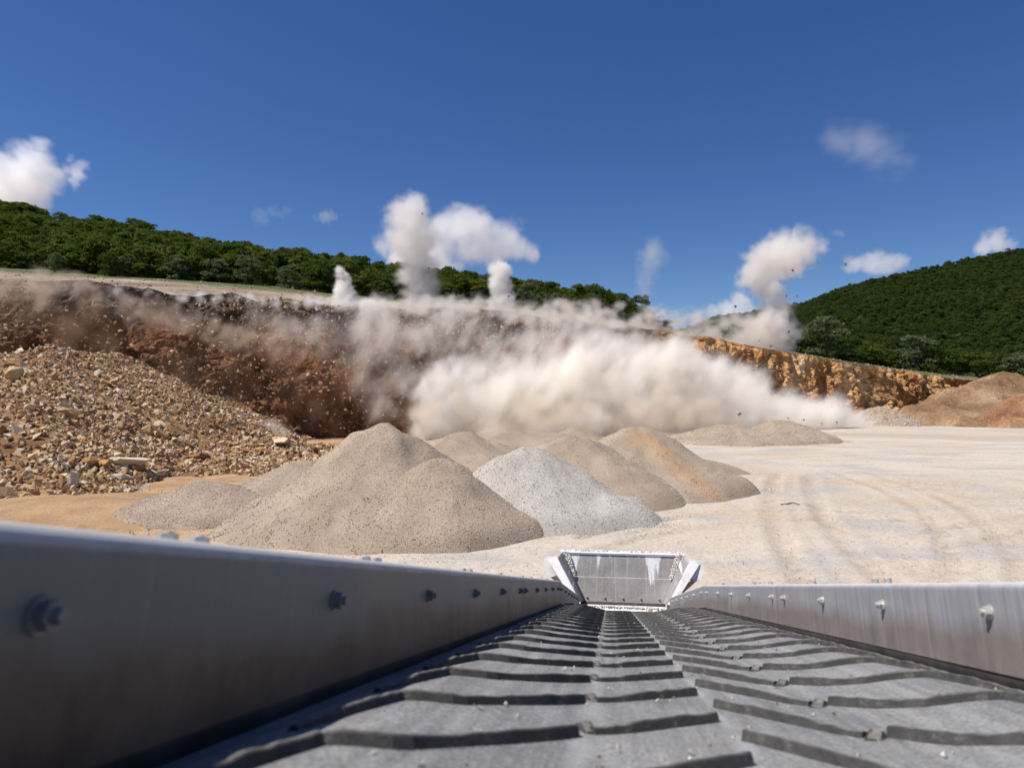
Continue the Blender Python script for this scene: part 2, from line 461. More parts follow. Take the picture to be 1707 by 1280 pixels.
# ================================================================== RUBBLE SLOPE
def talus_z(x, y):
    a = (y - 28.5 - 2.0 * np.sin(x * .25)) * .30
    b = (-20.0 - x) * .48 - .02 * (y - 40)
    z = np.minimum(np.minimum(a, b), 8.6 + .05 * (x + 40))
    low = np.clip(1.7 - .30 * np.hypot((x + 17.5) / 1.7, (y - 49) / 1.5), -9, 9)       # the low spill on the right
    z = np.maximum(z, low)
    q = grid_pts(x, y)
    return z + .55 * fbm(q * .16, 4, 51, .6) + .22 * fbm(q * .7, 3, 52)
M_TALUS = ground_material('rubble soil', [(.32, (.11, .058, .028)), (.46, (.20, .11, .052)), (.58, (.30, .18, .09)), (.70, (.38, .265, .155))], .16, 1.6, .9, .6)
xs = np.linspace(-95, -6, 260); ys = np.linspace(24, 76, 170)
X, Y = np.meshgrid(xs, ys, indexing='ij')
tz = talus_z(X, Y)
rubble = link('rubble_slope', np_mesh('rubble_slope', np.stack([X, Y, np.maximum(tz, -.6)], -1).reshape(-1, 3), grid_faces(260, 170), M_TALUS, False))
tag(rubble, 'heap of broken tan rock spilling from the foot of the quarry face', 'rubble', kind='structure')
STOPS_TAN = [(0, (.24, .12, .055)), (.25, (.43, .255, .12)), (.55, (.57, .40, .22)), (.8, (.65, .51, .335)), (1, (.63, .545, .43))]
M_ROCKS = stone_material('tan rubble stone', STOPS_TAN)
M_ROCK1 = stone_material('tan boulder', STOPS_TAN, by='object', fine=5)
M_ROCK_OR = stone_material('orange boulder', [(0, (.52, .28, .10)), (1, (.58, .34, .15))], by='object', fine=4)
M_ROCK_DK = stone_material('dark stone', [(0, (.07, .05, .04)), (1, (.20, .13, .085))], by='object', fine=4)
rng = np.random.default_rng(11)
n = 48000
yy = rng.uniform(26, 74, n); xx = rng.uniform(-.80, -.18, n) * yy
zz = talus_z(xx, yy)
keep = (zz > .02) & (zz < 9.4) & (yy < cliff_y(xx) + 3)
dens = fbm(grid_pts(xx, yy) * .22, 3, 54)
keep &= dens > rng.uniform(-1.0, .35, n)
pts = np.stack([xx, yy, zz], -1)[keep]
sz = .065 + .29 * rng.random(len(pts)) ** 3.0
o = link('rock_fragments', stones_mesh('rock_fragments', pts + np.array([0, 0, 1]) * (sz * .2)[:, None], sz, FRAGS, M_ROCKS, 5), rubble)
tag(o, kind='stuff')
rock_meshes = [np_mesh('rock', V, Fc, M_ROCK1) for V, Fc in ROCKS]
n = 285
cnt = 0
while cnt < n:
    y = 27.5 + 34 * rng.random(); x = -rng.uniform(.26, .77) * y
    z = float(talus_z(np.array([x]), np.array([y]))[0])
    if z < .1 or y > cliff_y(x) + 1: continue
    s = .22 + .36 * rng.random() ** 2.6
    o = link('rock', rock_meshes[cnt % 9], rubble, (x, y, z + s * .25))
    o.rotation_euler = tuple(rng.uniform(-.5, 6.0, 3)); o.scale = (s * rng.uniform(.9, 1.3), s, s * rng.uniform(.75, 1.1))
    cnt += 1
# boulders one can pick out
def boulder(px, py, Yd, size, mat, seed, label, squash=(1.15, 1, .8)):
    V, Fc = hull_rock(seed, 18, (1, .85, .8))
    p = at(px, py, Yd)
    zf = float(talus_z(p[0:1], p[1:2])[0])
    o = link('boulder', np_mesh('boulder', V * size * np.array(squash), Fc, mat), None, (p[0], p[1], max(zf, 0) + size * .42))
    o.rotation_euler = (0, 0, seed)
    tag(o, label, 'boulder', 'boulders on the rubble slope')
boulder(150, 797, 36, .46, M_ROCK_OR, 501, 'bright orange boulder at the foot of the rubble slope')
boulder(172, 792, 36.8, .50, M_ROCK_OR, 502, 'rusty boulder touching the bright orange one')
boulder(214, 782, 38.5, .92, M_ROCK1, 503, 'broad flat grey boulder uphill of the orange ones', (1.5, 1, .55))
boulder(203, 800, 35.8, .48, M_ROCK1, 504, 'pale block just below the broad flat boulder')
boulder(25, 668, 47, .95, M_ROCK1, 505, 'large slabby block halfway up the rubble slope', (1.5, 1, .7))
boulder(110, 722, 42, .62, M_ROCK1, 506, 'wedge of tan rock alone in the mid slope', (1.3, .9, .7))
boulder(335, 745, 45, .6, M_ROCK1, 507, 'pale block near the end of the rubble by the gravel', (1.2, 1, .7))
boulder(470, 762, 48, .7, M_ROCK1, 508, 'tan slab on the low spill beside the gravel heaps', (1.4, 1, .5))
boulder(437, 770, 46, .5, M_ROCK_OR, 509, 'rust coloured lump on the low spill beside the gravel', (1.2, 1, .7))

# stones still falling down the dark face
xx = rng.uniform(-70, 6, 15000); vv = rng.random(15000) ** .9
iu = np.clip(np.searchsorted(u, xx), 0, nu - 1); iv = np.clip((vv * (nv - 1)).astype(int), 0, nv - 1)
base = P3[iu, iv] + nrm * rng.uniform(0.0, 1.6, 15000)[:, None]
ok = fbm(base * .14, 3, 91) > rng.uniform(-.55, .45, 15000)
sz = (.05 + .30 * rng.random(15000) ** 4)
o = link('falling_stones', stones_mesh('falling_stones', base[ok], sz[ok], FRAGS, M_ROCKS, 8), cliff)
tag(o, kind='stuff')
# fractured blocks standing out of the ochre end of the face
M_BLOCK = stone_material('ochre block', [(0, (.26, .12, .05)), (.4, (.42, .22, .095)), (.75, (.52, .33, .17)), (1, (.58, .44, .30))], by='object', fine=2.2)
block_meshes = [np_mesh('rock_block', V, Fc, M_BLOCK) for V, Fc in (hull_rock(300 + s, 15, (1, .7, .8)) for s in range(7))]
for i in range(120):
    x = rng.uniform(30, 78); v_ = rng.random() ** 1.4 * .95
    p = P3[int(np.searchsorted(u, x)), int(v_ * (nv - 1))]
    s = .16 + .42 * rng.random() ** 2.5
    o = link('rock_block', block_meshes[i % 7], cliff, tuple(p + nrm * .1 * s))
    o.rotation_euler = tuple(rng.uniform(0, 6.28, 3)); o.scale = (s, s * .9, s * rng.uniform(.8, 1.3))

# ================================================================== GRAVEL HEAPS
def heap(name, label, px, py, Yd, rad, mat, stone_mat, ns=9000, stretch=1.0, ang=0.0, seed=0, ssize=(.026, .024), cat='gravel heap', group=None, lump=.075, pw=1.0, flat=.10):
    p = at(px, py, Yd); h = p[2]
    def hz(x, y):
        ca, sa = math.cos(ang), math.sin(ang)
        a = (x * ca + y * sa) / stretch; b = -x * sa + y * ca
        r = np.sqrt(a * a + b * b) / rad
        q = grid_pts(x + px, y + Yd)
        rr_ = np.sqrt(a * a + b * b) + 1e-6
        r = r * (1 + .12 * fbm(q * .35, 2, seed + 3) + .07 * fbm(np.stack([a / rr_ * 2.6, b / rr_ * 2.6, rr_ * .12], -1), 3, seed + 4))
        core = 1 - np.sqrt(r * r + flat * flat) + flat * .5
        skirt = .10 * np.exp(-((r - 1) / .18) ** 2)
        z = h * (np.clip(core, -.2, 1) ** 1 if pw == 1 else np.sign(core) * np.abs(core) ** pw) / (1 - flat * .5) + h * skirt
        return z + h * lump * (fbm(q * .55, 3, seed) + .55 * fbm(q * 1.5, 3, seed + 8)) * sstep(1.25, .7, r) - .05 * sstep(1.0, 1.25, r) * 3
    rr = np.linspace(0.0, 1.3, 40); th = np.linspace(0, 2 * math.pi, 84, endpoint=False)
    TH, RR = np.meshgrid(th, rr, indexing='ij')
    a = RR * rad * stretch * np.cos(TH); b = RR * rad * np.sin(TH)
    ca, sa = math.cos(ang), math.sin(ang)
    x, y = a * ca - b * sa, a * sa + b * ca
    V = np.stack([x, y, hz(x, y)], -1).reshape(-1, 3)
    root = link(name, np_mesh(name, V, grid_faces(84, 40, True), mat, True), None, (p[0], p[1], 0))
    tag(root, label, cat, group)
    if ns:
        ns = int(ns * 2.3)
        rg = np.random.default_rng(seed + 5)
        q = np.sqrt(rg.random(ns)) * 1.36; t = rg.uniform(0, 2 * math.pi, ns)
        a = q * rad * stretch * np.cos(t); b = q * rad * np.sin(t)
        x, y = a * ca - b * sa, a * sa + b * ca
        vis = y < rad * .35                                  # the flank behind the crest stays bare
        x, y = x[vis], y[vis]; z = hz(x, y)
        spill = np.exp(-np.clip(q[vis] - 1.0, 0, 1) / .13) > rg.random(len(x))
        up = (z > 0) | spill; z = np.maximum(z, .012)
        s = ssize[0] + ssize[1] * rg.random(len(x)) ** 2.5
        o = link('gravel', stones_mesh('gravel', np.stack([x, y, z - s * .12], -1)[up], s[up], PEBBLES, stone_mat, seed), root)
        tag(o, kind='stuff')
    return root
M_HEAP_TAN = ground_material('tan gravel bed', [(.35, (.30, .23, .165)), (.65, (.40, .315, .235))], .5, 14, .25, .3)
M_HEAP_RUN = ground_material('tan gravel bed with orange run', [(.35, (.30, .23, .165)), (.65, (.40, .315, .235))], .5, 14, .25, .3, run=True)
M_HEAP_GRY = ground_material('grey gravel bed', [(.35, (.40, .36, .31)), (.65, (.48, .44, .39))], .5, 14, .25, .3)
M_HEAP_BRN = ground_material('brown earth', [(.32, (.15, .085, .045)), (.5, (.24, .145, .08)), (.68, (.34, .235, .145))], .18, 2.5, .9, .55)
M_HEAP_RED = ground_material('reddish earth', [(.32, (.16, .072, .034)), (.5, (.25, .125, .06)), (.68, (.34, .21, .12))], .25, 2.5, .9, .55)
M_SAND = ground_material('orange sand', [(.35, (.32, .19, .10)), (.65, (.42, .275, .155))], .5, 8, .5, .35)
M_ST_TAN = stone_material('tan gravel', [(0, (.37, .29, .215)), (.3, (.475, .385, .295)), (.7, (.545, .455, .36)), (1, (.68, .61, .53))], dark=.2)
M_ST_STREAK = stone_material('tan gravel with orange run', [(0, (.37, .29, .215)), (.3, (.475, .385, .295)), (.7, (.545, .455, .36)), (1, (.68, .61, .53))], dark=.2, streak=True)
M_ST_GRY = stone_material('grey gravel', [(0, (.38, .335, .285)), (.4, (.49, .445, .39)), (1, (.63, .59, .535))], dark=.2)
GR = 'gravel heaps in the yard'
heap('gravel_heap', 'tallest tan gravel heap, pointed, ahead of the grey one', 640, 703, 27.2, 5.5, M_HEAP_TAN, M_ST_TAN, 17000, seed=1, group=GR)
heap('gravel_heap', 'rounded tan shoulder heap leaning on the tallest one', 775, 724, 31.5, 6.6, M_HEAP_TAN, M_ST_TAN, 9000, seed=2, group=GR, flat=.2)
heap('gravel_heap', 'low front tan gravel heap beside the pale grey one', 735, 766, 25.0, 3.5, M_HEAP_TAN, M_ST_TAN, 12000, seed=3, group=GR, flat=.22)
heap('gravel_heap', 'pale grey crushed stone heap between tan ones', 876, 746, 28.4, 4.6, M_HEAP_GRY, M_ST_GRY, 15000, stretch=1.1, seed=4, group=GR, flat=.15)
heap('gravel_heap', 'wide tan gravel heap with an orange streak beside the open yard', 1062, 708, 36.5, 5.5, M_HEAP_RUN, M_ST_STREAK, 12000, seed=5, group=GR, flat=.12)
heap('gravel_heap', 'middle tan gravel heap behind the pale grey one', 958, 726, 33.5, 5.2, M_HEAP_TAN, M_ST_TAN, 8000, seed=6, group=GR, flat=.2)
heap('gravel_heap', 'small tan gravel heap at the foot of the rubble', 345, 802, 28.6, 3.1, M_HEAP_TAN, M_ST_TAN, 9000, seed=7, group=GR, flat=.25, stretch=1.1)
heap('gravel_heap', 'tan gravel heap between the rubble and the tallest heap', 505, 766, 31.5, 4.0, M_HEAP_TAN, M_ST_TAN, 9000, seed=8, group=GR, flat=.25)
heap('gravel_heap', 'long low sandy heap at the foot of the dust cloud', 1212, 708, 71, 5.6, M_HEAP_TAN, M_ST_TAN, 5000, stretch=1.15, seed=9, group=GR, flat=.3, ssize=(.05, .05))
heap('gravel_heap', 'sandy heap at the open yard end of the long low one', 1302, 700, 72, 5.3, M_HEAP_TAN, M_ST_TAN, 5000, stretch=1.0, seed=10, group=GR, flat=.25, ssize=(.05, .05))
heap('gravel_heap', 'flat tan ridge behind the grey heap, under the dust', 870, 720, 44, 6.4, M_HEAP_TAN, M_ST_TAN, 4500, stretch=1.9, seed=12, group=GR, flat=.4)
heap('gravel_heap', 'little grey tan cone behind the middle heap', 965, 711, 48, 4.6, M_HEAP_TAN, M_ST_GRY, 3000, seed=13, group=GR, flat=.2)
heap('earth_mound', 'long brown earth mound at the end of the ochre face', 1672, 622, 118, 14.0, M_HEAP_BRN, M_ROCKS, 1800, stretch=1.9, ang=R(20), seed=14, cat='earth mound', group='earth mounds at the end of the face', flat=.1, ssize=(.06, .16), lump=.10)
heap('earth_mound', 'reddish earth mound in front of the long brown one', 1740, 645, 108, 9.5, M_HEAP_RED, M_ROCKS, 1500, stretch=1.7, ang=R(24), seed=15, cat='earth mound', group='earth mounds at the end of the face', flat=.1, ssize=(.06, .16), lump=.10)
heap('stone_heap', 'grey stone heap at the foot of the ochre face', 1468, 678, 108, 5.2, M_HEAP_TAN, M_ST_TAN, 2600, stretch=1.1, seed=16, cat='stone heap', flat=.25, ssize=(.10, .16), lump=.12)
heap('stone_heap', 'flat grey fines in front of the rubble slope', 62, 806, 35, 4.5, M_HEAP_GRY, M_ST_TAN, 2500, seed=17, cat='stone heap', flat=.5, ssize=(.02, .03))
heap('sand_heap', 'low orange sand heap before the rubble slope', 95, 832, 28.5, 5.0, M_SAND, M_ST_TAN, 2500, stretch=1.3, seed=18, cat='sand heap', flat=.5, ssize=(.012, .02))
# the orange streak of sand that ran down the wide heap
# ================================================================== TREES
def leaf_material(name, cols, trans=.5):
    k = NT(name)
    r = k.rand(); i = k.island()
    c = k.ramp(r, [(0, cols[0]), (.5, cols[1]), (1, cols[2])])
    c = k.mix(.55, c, k.ramp(i, [(0, .45), (1, 1.5)]), 'MULTIPLY')
    d = k.n.new('ShaderNodeBsdfDiffuse'); t = k.n.new('ShaderNodeBsdfTranslucent'); mx = k.n.new('ShaderNodeMixShader')
    k.t.links.new(c, d.inputs[0]); k.t.links.new(k.mix(.5, c, (.10, .14, .02)), t.inputs[0]); mx.inputs[0].default_value = trans
    k.t.links.new(d.outputs[0], mx.inputs[1]); k.t.links.new(t.outputs[0], mx.inputs[2])
    k.t.links.new(mx.outputs[0], k.n['Material Output'].inputs[0]); k.n.remove(k.b)
    return k.m
M_LEAF = leaf_material('oak foliage', [(.070, .105, .022), (.112, .145, .028), (.160, .180, .038)])
M_LEAF_G = leaf_material('grey green foliage', [(.13, .16, .085), (.15, .18, .10), (.17, .20, .115)])
M_LEAF_D = leaf_material('dark foliage', [(.046, .076, .022), (.070, .102, .027), (.112, .138, .033)])
k = NT('bark'); M_BARK = k.done(k.ramp(k.noise(6, 4, .6, k.map((1, 1, .2))), [(.3, (.05, .038, .028)), (.7, (.13, .105, .08))]), .95)

def crown_geo(seed, h=6.0, r=2.7, lobes=32, per=62, leaf=.36):
    rg = np.random.default_rng(seed); V, n = [], 0
    L = []
    for i in range(lobes):
        t = rg.random() ** .8; zc = h * (.09 + .80 * t)
        rmax = r * math.sqrt(max(.06, 1 - ((zc / h - .42) / .60) ** 2)) * .78
        a = rg.uniform(0, 6.283); q = rmax * math.sqrt(rg.random())
        L.append((q * math.cos(a), q * math.sin(a), zc, rg.uniform(.5, 1.0) * r / 2.7))
    L.append((0, 0, h * .86, .8 * r / 2.7))
    for (x, y, z, lr) in L:
        d = rg.normal(size=(per, 3)); d /= np.linalg.norm(d, axis=1)[:, None]; d[:, 2] = np.abs(d[:, 2]) * 1.0 - .25
        c = np.array([x, y, z]) + d * (lr * rg.uniform(.55, 1.08, per))[:, None] * np.array([1.1, 1.1, .85])
        nrm_ = d + .55 * rg.normal(size=(per, 3)); nrm_ /= np.linalg.norm(nrm_, axis=1)[:, None]
        tt = np.cross(nrm_, rg.normal(size=(per, 3))); tt /= np.linalg.norm(tt, axis=1)[:, None]
        bb = np.cross(nrm_, tt); s = leaf * rg.uniform(.55, 1.15, per)[:, None]
        quad = np.stack([c - tt * s * .6, c - bb * s * .42 + nrm_ * s * .1, c + tt * s * .6, c + bb * s * .42 + nrm_ * s * .1], 1)
        V.append(quad.reshape(-1, 3))
    V = np.concatenate(V)
    return V, np.arange(len(V)).reshape(-1, 4)

def trunk_mesh(seed, h=6.0):
    rg = random.Random(seed); bm = bmesh.new()
    def limb(p0, p1, r0, r1, seg=7):
        p0, p1 = Vector(p0), Vector(p1); ax = (p1 - p0).normalized(); e = ax.orthogonal().normalized(); f = ax.cross(e)
        rings = []
        for k in range(4):
            t = k / 3; c = p0.lerp(p1, t) + e * (.08 * math.sin(t * 3) * rg.uniform(-1, 1)); r = r0 + (r1 - r0) * t
            rings.append([bm.verts.new(c + (e * math.cos(6.283 * i / seg) + f * math.sin(6.283 * i / seg)) * r) for i in range(seg)])
        for a, b in zip(rings, rings[1:]):
            for i in range(seg): bm.faces.new((a[i], a[(i + 1) % seg], b[(i + 1) % seg], b[i]))
    limb((0, 0, -.4), (rg.uniform(-.2, .2), rg.uniform(-.2, .2), h * .45), .17, .11)
    for i in range(6):
        a = i * 1.05 + rg.random(); z = h * rg.uniform(.2, .45)
        limb((0, 0, z), (math.cos(a) * 1.4, math.sin(a) * 1.4, z + h * rg.uniform(.18, .35)), .07, .025, 5)
    return bm_mesh('trunk', bm, M_BARK, True)

GEO = [crown_geo(700 + s, 6.0 + .5 * (s % 3), 2.4 + .2 * (s % 4)) for s in range(7)]
CROWN = {m.name: [np_mesh('crown', V, Fc, m) for V, Fc in GEO] for m in (M_LEAF, M_LEAF_G, M_LEAF_D)}
TRUNK = [trunk_mesh(s) for s in range(4)]
def tree(px, Yd, size, mat, label, seed, group, wide=1.0, zoff=0.0):
    x = (px - 853.5) / F * Yd
    z = float(hill_z(np.array([x]), np.array([Yd]))[0]) + zoff
    root = empty('tree', (x, Yd, z - .15))
    root.rotation_euler = (0, 0, seed * 1.7); root.scale = (size * wide, size * wide, size)
    link('crown', CROWN[mat.name][seed % 7], root); link('trunk', TRUNK[seed % 4], root)
    tag(root, label, 'tree', group)
    return root
rg = random.Random(5)
i = 0
px = -40.0
while px < 700:
    x0 = (px - 853.5) / F * 105
    # edge of the wood: walk outwards until the bench ends
    for Yd in np.arange(70, 190, 1.0):
        x = (px - 853.5) / F * Yd
        if Yd - cliff_y(x) - setback(x) > bench_w(x) + 1: break
    tree(px, Yd + rg.uniform(-1.5, 4), rg.uniform(.62, 1.0), M_LEAF if rg.random() < .8 else M_LEAF_G, 'ROWTREE', i, 'trees along the edge of the wood', rg.uniform(1.0, 1.35), -.9)
    px += rg.uniform(17, 30); i += 1
ORD = ['first', 'second', 'third', 'fourth', 'fifth', 'sixth', 'seventh', 'eighth', 'ninth', 'tenth', 'eleventh', 'twelfth', 'thirteenth', 'fourteenth', 'fifteenth', 'sixteenth', 'seventeenth', 'eighteenth', 'nineteenth', 'twentieth']
_row = [o for o in bpy.data.objects if o.get('label') == 'ROWTREE'][::-1]
for q, o in enumerate(_row):
    nth = ORD[q] if q < 20 else ('twenty-' + ORD[q - 20] if q < 29 else ['thirtieth', 'thirty-first', 'thirty-second', 'thirty-third', 'thirty-fourth', 'thirty-fifth', 'thirty-sixth', 'thirty-seventh', 'thirty-eighth', 'thirty-ninth', 'fortieth'][q - 29])
    tone = 'grey green' if o.children[0].data.materials[0] is M_LEAF_G else 'green'
    o['label'] = nth + ' tree, ' + tone + ', along the edge of the wood from the tall dust column'
for (px, Yd, s, m, lab, w) in (
        (742, 122, .80, M_LEAF, 'dark green tree just beside the tall dust column', 1.2), (772, 124, .95, M_LEAF, 'full round tree between the two dust columns', 1.1),
        (800, 123, .85, M_LEAF, 'dark tree next to the thin dust column', 1.1), (818, 127, .8, M_LEAF, 'small dark tree behind the thin dust column', 1.0),
        (852, 128, .92, M_LEAF, 'upright tree just past the thin dust column', .9), (882, 122, 1.0, M_LEAF_G, 'tall grey green tree beyond the thin dust column', 1.0),
        (905, 126, .72, M_LEAF, 'small green tree between two grey green ones', 1.1), (927, 124, .82, M_LEAF_G, 'low rounded grey green tree on the bench edge', 1.1),
        (962, 130, .85, M_LEAF_G, 'grey green tree half sunk in the dust on the ledge', 1.0), (990, 134, .7, M_LEAF, 'small dark tree half sunk in the dust on the ledge', 1.2),
        (1018, 136, .75, M_LEAF_G, 'bush showing over the dust, before the faint plume', 1.2), (1088, 136, .85, M_LEAF_G, 'grey green tree standing alone under the faint plume', 1.2),
        (1112, 138, .72, M_LEAF_G, 'lower companion of the tree under the faint plume', 1.2), (1160, 140, .75, M_LEAF_G, 'loose tree over the dust between the plumes', 1.2),
        (1182, 142, .6, M_LEAF, 'scrubby tree over the dust between the plumes', 1.2),
        (1338, 134, .75, M_LEAF_D, 'dark tree at the side of the big dust plume', 1.2), (1380, 130, 1.12, M_LEAF_G, 'tall pale grey green tree standing out before the mountain', 1.15),
        (1412, 136, .8, M_LEAF_D, 'dark bush tucked behind the tall pale tree', 1.3), (1447, 142, .9, M_LEAF, 'yellow green round tree next to the tall pale one', 1.1),
        (1482, 146, .75, M_LEAF_D, 'low dark tree beside the yellow green one', 1.3), (1522, 140, .98, M_LEAF_G, 'broad grey green tree below the mountain', 1.2),
        (1560, 138, .85, M_LEAF, 'green tree beside the broad grey green one', 1.2), (1592, 142, .8, M_LEAF_D, 'dark tree on the track above the brown mound', 1.3),
        (1628, 138, .75, M_LEAF, 'low green tree above the brown mound', 1.3), (1662, 142, .85, M_LEAF_D, 'dark bushy tree over the brown mound crest', 1.3),
        (1700, 138, .95, M_LEAF_G, 'tall grey green tree where the brown mound runs on', 1.1), (1735, 140, .9, M_LEAF, 'green tree at the far end of the brown mound', 1.2)):
    tree(px, Yd, s * (1.28 if px > 1300 else (.95 if px > 840 else 1.1)), m, lab, i, 'trees below the mountain' if px > 1300 else 'trees on the bench edge', w * 1.18, -1.1); i += 1

# forest masses: instances of the crowns, nobody could count them
def forest(name, label, pts, scl, mat, seed=0):
    rgn = np.random.default_rng(seed)
    col = bpy.data.collections.new(name + '_crowns')
    for me in CROWN[mat.name]: col.objects.link(bpy.data.objects.new('forest_crown', me))
    me = bpy.data.meshes.new(name); me.vertices.add(len(pts)); me.vertices.foreach_set('co', np.asarray(pts, np.float32).ravel())
    me.attributes.new('scl', 'FLOAT', 'POINT').data.foreach_set('value', np.asarray(scl, np.float32))
    me.attributes.new('rot', 'FLOAT', 'POINT').data.foreach_set('value', rgn.uniform(0, 6.28, len(pts)).astype(np.float32))
    me.materials.append(mat)
    o = link(name, me)
    g = bpy.data.node_groups.new(name, 'GeometryNodeTree')
    g.interface.new_socket('Geometry', in_out='INPUT', socket_type='NodeSocketGeometry'); g.interface.new_socket('Geometry', in_out='OUTPUT', socket_type='NodeSocketGeometry')
    N, K = g.nodes, g.links
    gi, go = N.new('NodeGroupInput'), N.new('NodeGroupOutput')
    ci = N.new('GeometryNodeCollectionInfo'); ci.inputs['Collection'].default_value = col; ci.inputs['Separate Children'].default_value = True; ci.inputs['Reset Children'].default_value = True
    ip = N.new('GeometryNodeInstanceOnPoints'); ip.inputs['Pick Instance'].default_value = True
    ri = N.new('FunctionNodeRandomValue'); ri.data_type = 'INT'; ri.inputs[4].default_value = 0; ri.inputs[5].default_value = 6
    a1 = N.new('GeometryNodeInputNamedAttribute'); a1.data_type = 'FLOAT'; a1.inputs['Name'].default_value = 'scl'
    a2 = N.new('GeometryNodeInputNamedAttribute'); a2.data_type = 'FLOAT'; a2.inputs['Name'].default_value = 'rot'
    cx = N.new('ShaderNodeCombineXYZ'); K.new(a2.outputs[0], cx.inputs[2])
    K.new(gi.outputs[0], ip.inputs['Points']); K.new(ci.outputs[0], ip.inputs['Instance']); K.new(ri.outputs[2], ip.inputs['Instance Index'])
    K.new(cx.outputs[0], ip.inputs['Rotation']); K.new(a1.outputs[0], ip.inputs['Scale']); K.new(ip.outputs[0], go.inputs[0])
    o.modifiers.new('scatter', 'NODES').node_group = g
    tag(o, label, 'forest', kind='stuff')
rng = np.random.default_rng(44)
n = 7000
xx = rng.uniform(-290, 45, n); tt = rng.random(n)
t2 = 2 + tt * (hill_w(xx) + 6)
yy = cliff_y(xx) + setback(xx) + bench_w(xx) + t2
uu = xx / yy
keep = (uu > -.95) & (uu < .20) & (rng.random(n) < (hill_w(xx) + 6) / 160)
xx, yy = xx[keep], yy[keep]
forest('hill_forest', 'dense green oak wood covering the hill above the bench', np.stack([xx, yy, hill_z(xx, yy) - .5], -1), .42 + .75 * rng.random(len(xx)) ** 1.6, M_LEAF, 1)
n = 24000
uu = rng.uniform(.20, .98, n); yy = np.sqrt(rng.uniform(235 ** 2, 735 ** 2, n)); xx = uu * yy
forest('mountain_forest', 'dark green forest covering the far mountain', np.stack([xx, yy, mt_z(xx, yy) - 1.8], -1), .45 + .75 * rng.random(n) ** 1.8, M_LEAF_D, 2)
n = 520
xx = rng.uniform(44, 190, n); yy = cliff_y(xx) + setback(xx) + bench_w(xx) + 2 + 45 * rng.random(n) ** 1.5
forest('scrub_belt', 'belt of mixed scrub between the bench and the mountain', np.stack([xx, yy, hill_z(xx, yy) - .6], -1), .45 + .4 * rng.random(n), M_LEAF, 3)

# ================================================================== CONVEYOR
BD = np.array([0.13615759, 0.95357102, -0.26863249])      # along the belt, downhill
BL = np.array([0.9903813, -0.13775375, 0.01299154])       # to the right
BN = np.array([0.02461678, 0.2678175, 0.96315513])        # out of the belt
O = np.array([0, 0, CAM_H])
LL, LR, CEN = -.498, .902, .202
BEND, BEND_A = 7.15, R(2.5)
BD2 = BD * math.cos(BEND_A) - BN * math.sin(BEND_A); BN2 = np.cross(BL, BD2)
END = 11.75
def bp(L, D, V):
    """belt frame to world; the frame kinks where the loading end begins"""
    L, D, V = np.broadcast_arrays(np.asarray(L, float), np.asarray(D, float), np.asarray(V, float))
    a = O + D[..., None] * BD + L[..., None] * BL + V[..., None] * BN
    b = O + BEND * BD + (D - BEND)[..., None] * BD2 + L[..., None] * BL + V[..., None] * BN2
    return np.where((D > BEND)[..., None], b, a)
def bframe(L, D, V):
    d, n_ = (BD2, BN2) if D > BEND else (BD, BN)
    p = bp(L, D, V)
    return Matrix(((BL[0], d[0], n_[0], p[0]), (BL[1], d[1], n_[1], p[1]), (BL[2], d[2], n_[2], p[2]), (0, 0, 0, 1)))
def belt_v(rel):
    a = np.abs(rel); return -.245 + .056 * sstep(.17, .56, a) - .016 * sstep(.60, .70, a)

def belt_dip(D): return .15 * sstep(10.0, 11.4, np.asarray(D, float))
root_p = bp(CEN, 6.0, -.6); root_p[2] = 0
conv = empty('conveyor', tuple(root_p))
tag(conv, 'long grey conveyor with a black ribbed rubber belt between bolted steel side plates', 'conveyor')
RP = np.array([root_p[0], root_p[1], 0.0])
def cpart(name, me, parent=None): return link(name, me, parent or conv)
def place(o, M):           # matrix in world -> relative to conveyor root
    o.matrix_local = Matrix.Translation(-Vector(RP)) @ M

# --- materials
k = NT('belt rubber')
sx = k.sep()
n1 = k.noise(3.2, 6, .65, dist=.4)
c = k.ramp(n1, [(.3, (.18, .18, .18)), (.5, (.22, .218, .214)), (.7, (.265, .26, .25))])
sp = k.noise(42, 3, .6); c = k.mix(k.ramp(sp, [(.60, 0.0), (.72, .75)]), c, (.36, .32, .27))
sp2 = k.noise(150, 2, .5); c = k.mix(.6, c, k.ramp(sp2, [(.35, .5), (.65, 1.5)]), 'MULTIPLY')
c = k.mix(k.ramp(k.noise(1.3, 6, .7), [(.45, 0.0), (.7, .45)]), c, (.30, .285, .26))
c = k.mix(.35, c, k.ramp(k.noise(1.0, 4, .65, k.map((40, 1.6, 1))), [(.35, .5), (.65, 1.5)]), 'MULTIPLY')
def band(x, centre, half):
    return k.math('SUBTRACT', 1.0, k.math('DIVIDE', k.math('ABSOLUTE', k.math('SUBTRACT', x, centre)), half), True)
wob = k.math('ADD', sx[0], k.math('MULTIPLY', k.math('SUBTRACT', k.noise(7, 4), .5), .03))
dust_n = k.ramp(k.noise(9, 4, .6), [(.35, .1), (.6, .8)])
for cen, half, amt in ((.012, .02, .9), (-.245, .03, .75), (-.43, .018, .6), (.43, .02, .4), (.3, .014, .35)):
    c = k.mix(k.math('MULTIPLY', k.math('MULTIPLY', band(wob, cen, half), dust_n), amt), c, (.40, .40, .40))
k.bump(k.noise(120, 4, .6), .5, .005)
M_BELT = k.done(c, k.ramp(n1, [(.3, .55), (.7, .75)]), 0, .4)
k = NT('cleat rubber')
n1 = k.noise(30, 5, .7)
c = k.ramp(n1, [(.35, (.046, .045, .044)), (.58, (.075, .073, .070)), (.72, (.16, .15, .13))])
gz = k.n.new('ShaderNodeSeparateXYZ'); k.t.links.new(k.n.new('ShaderNodeNewGeometry').outputs['True Normal'], gz.inputs[0])
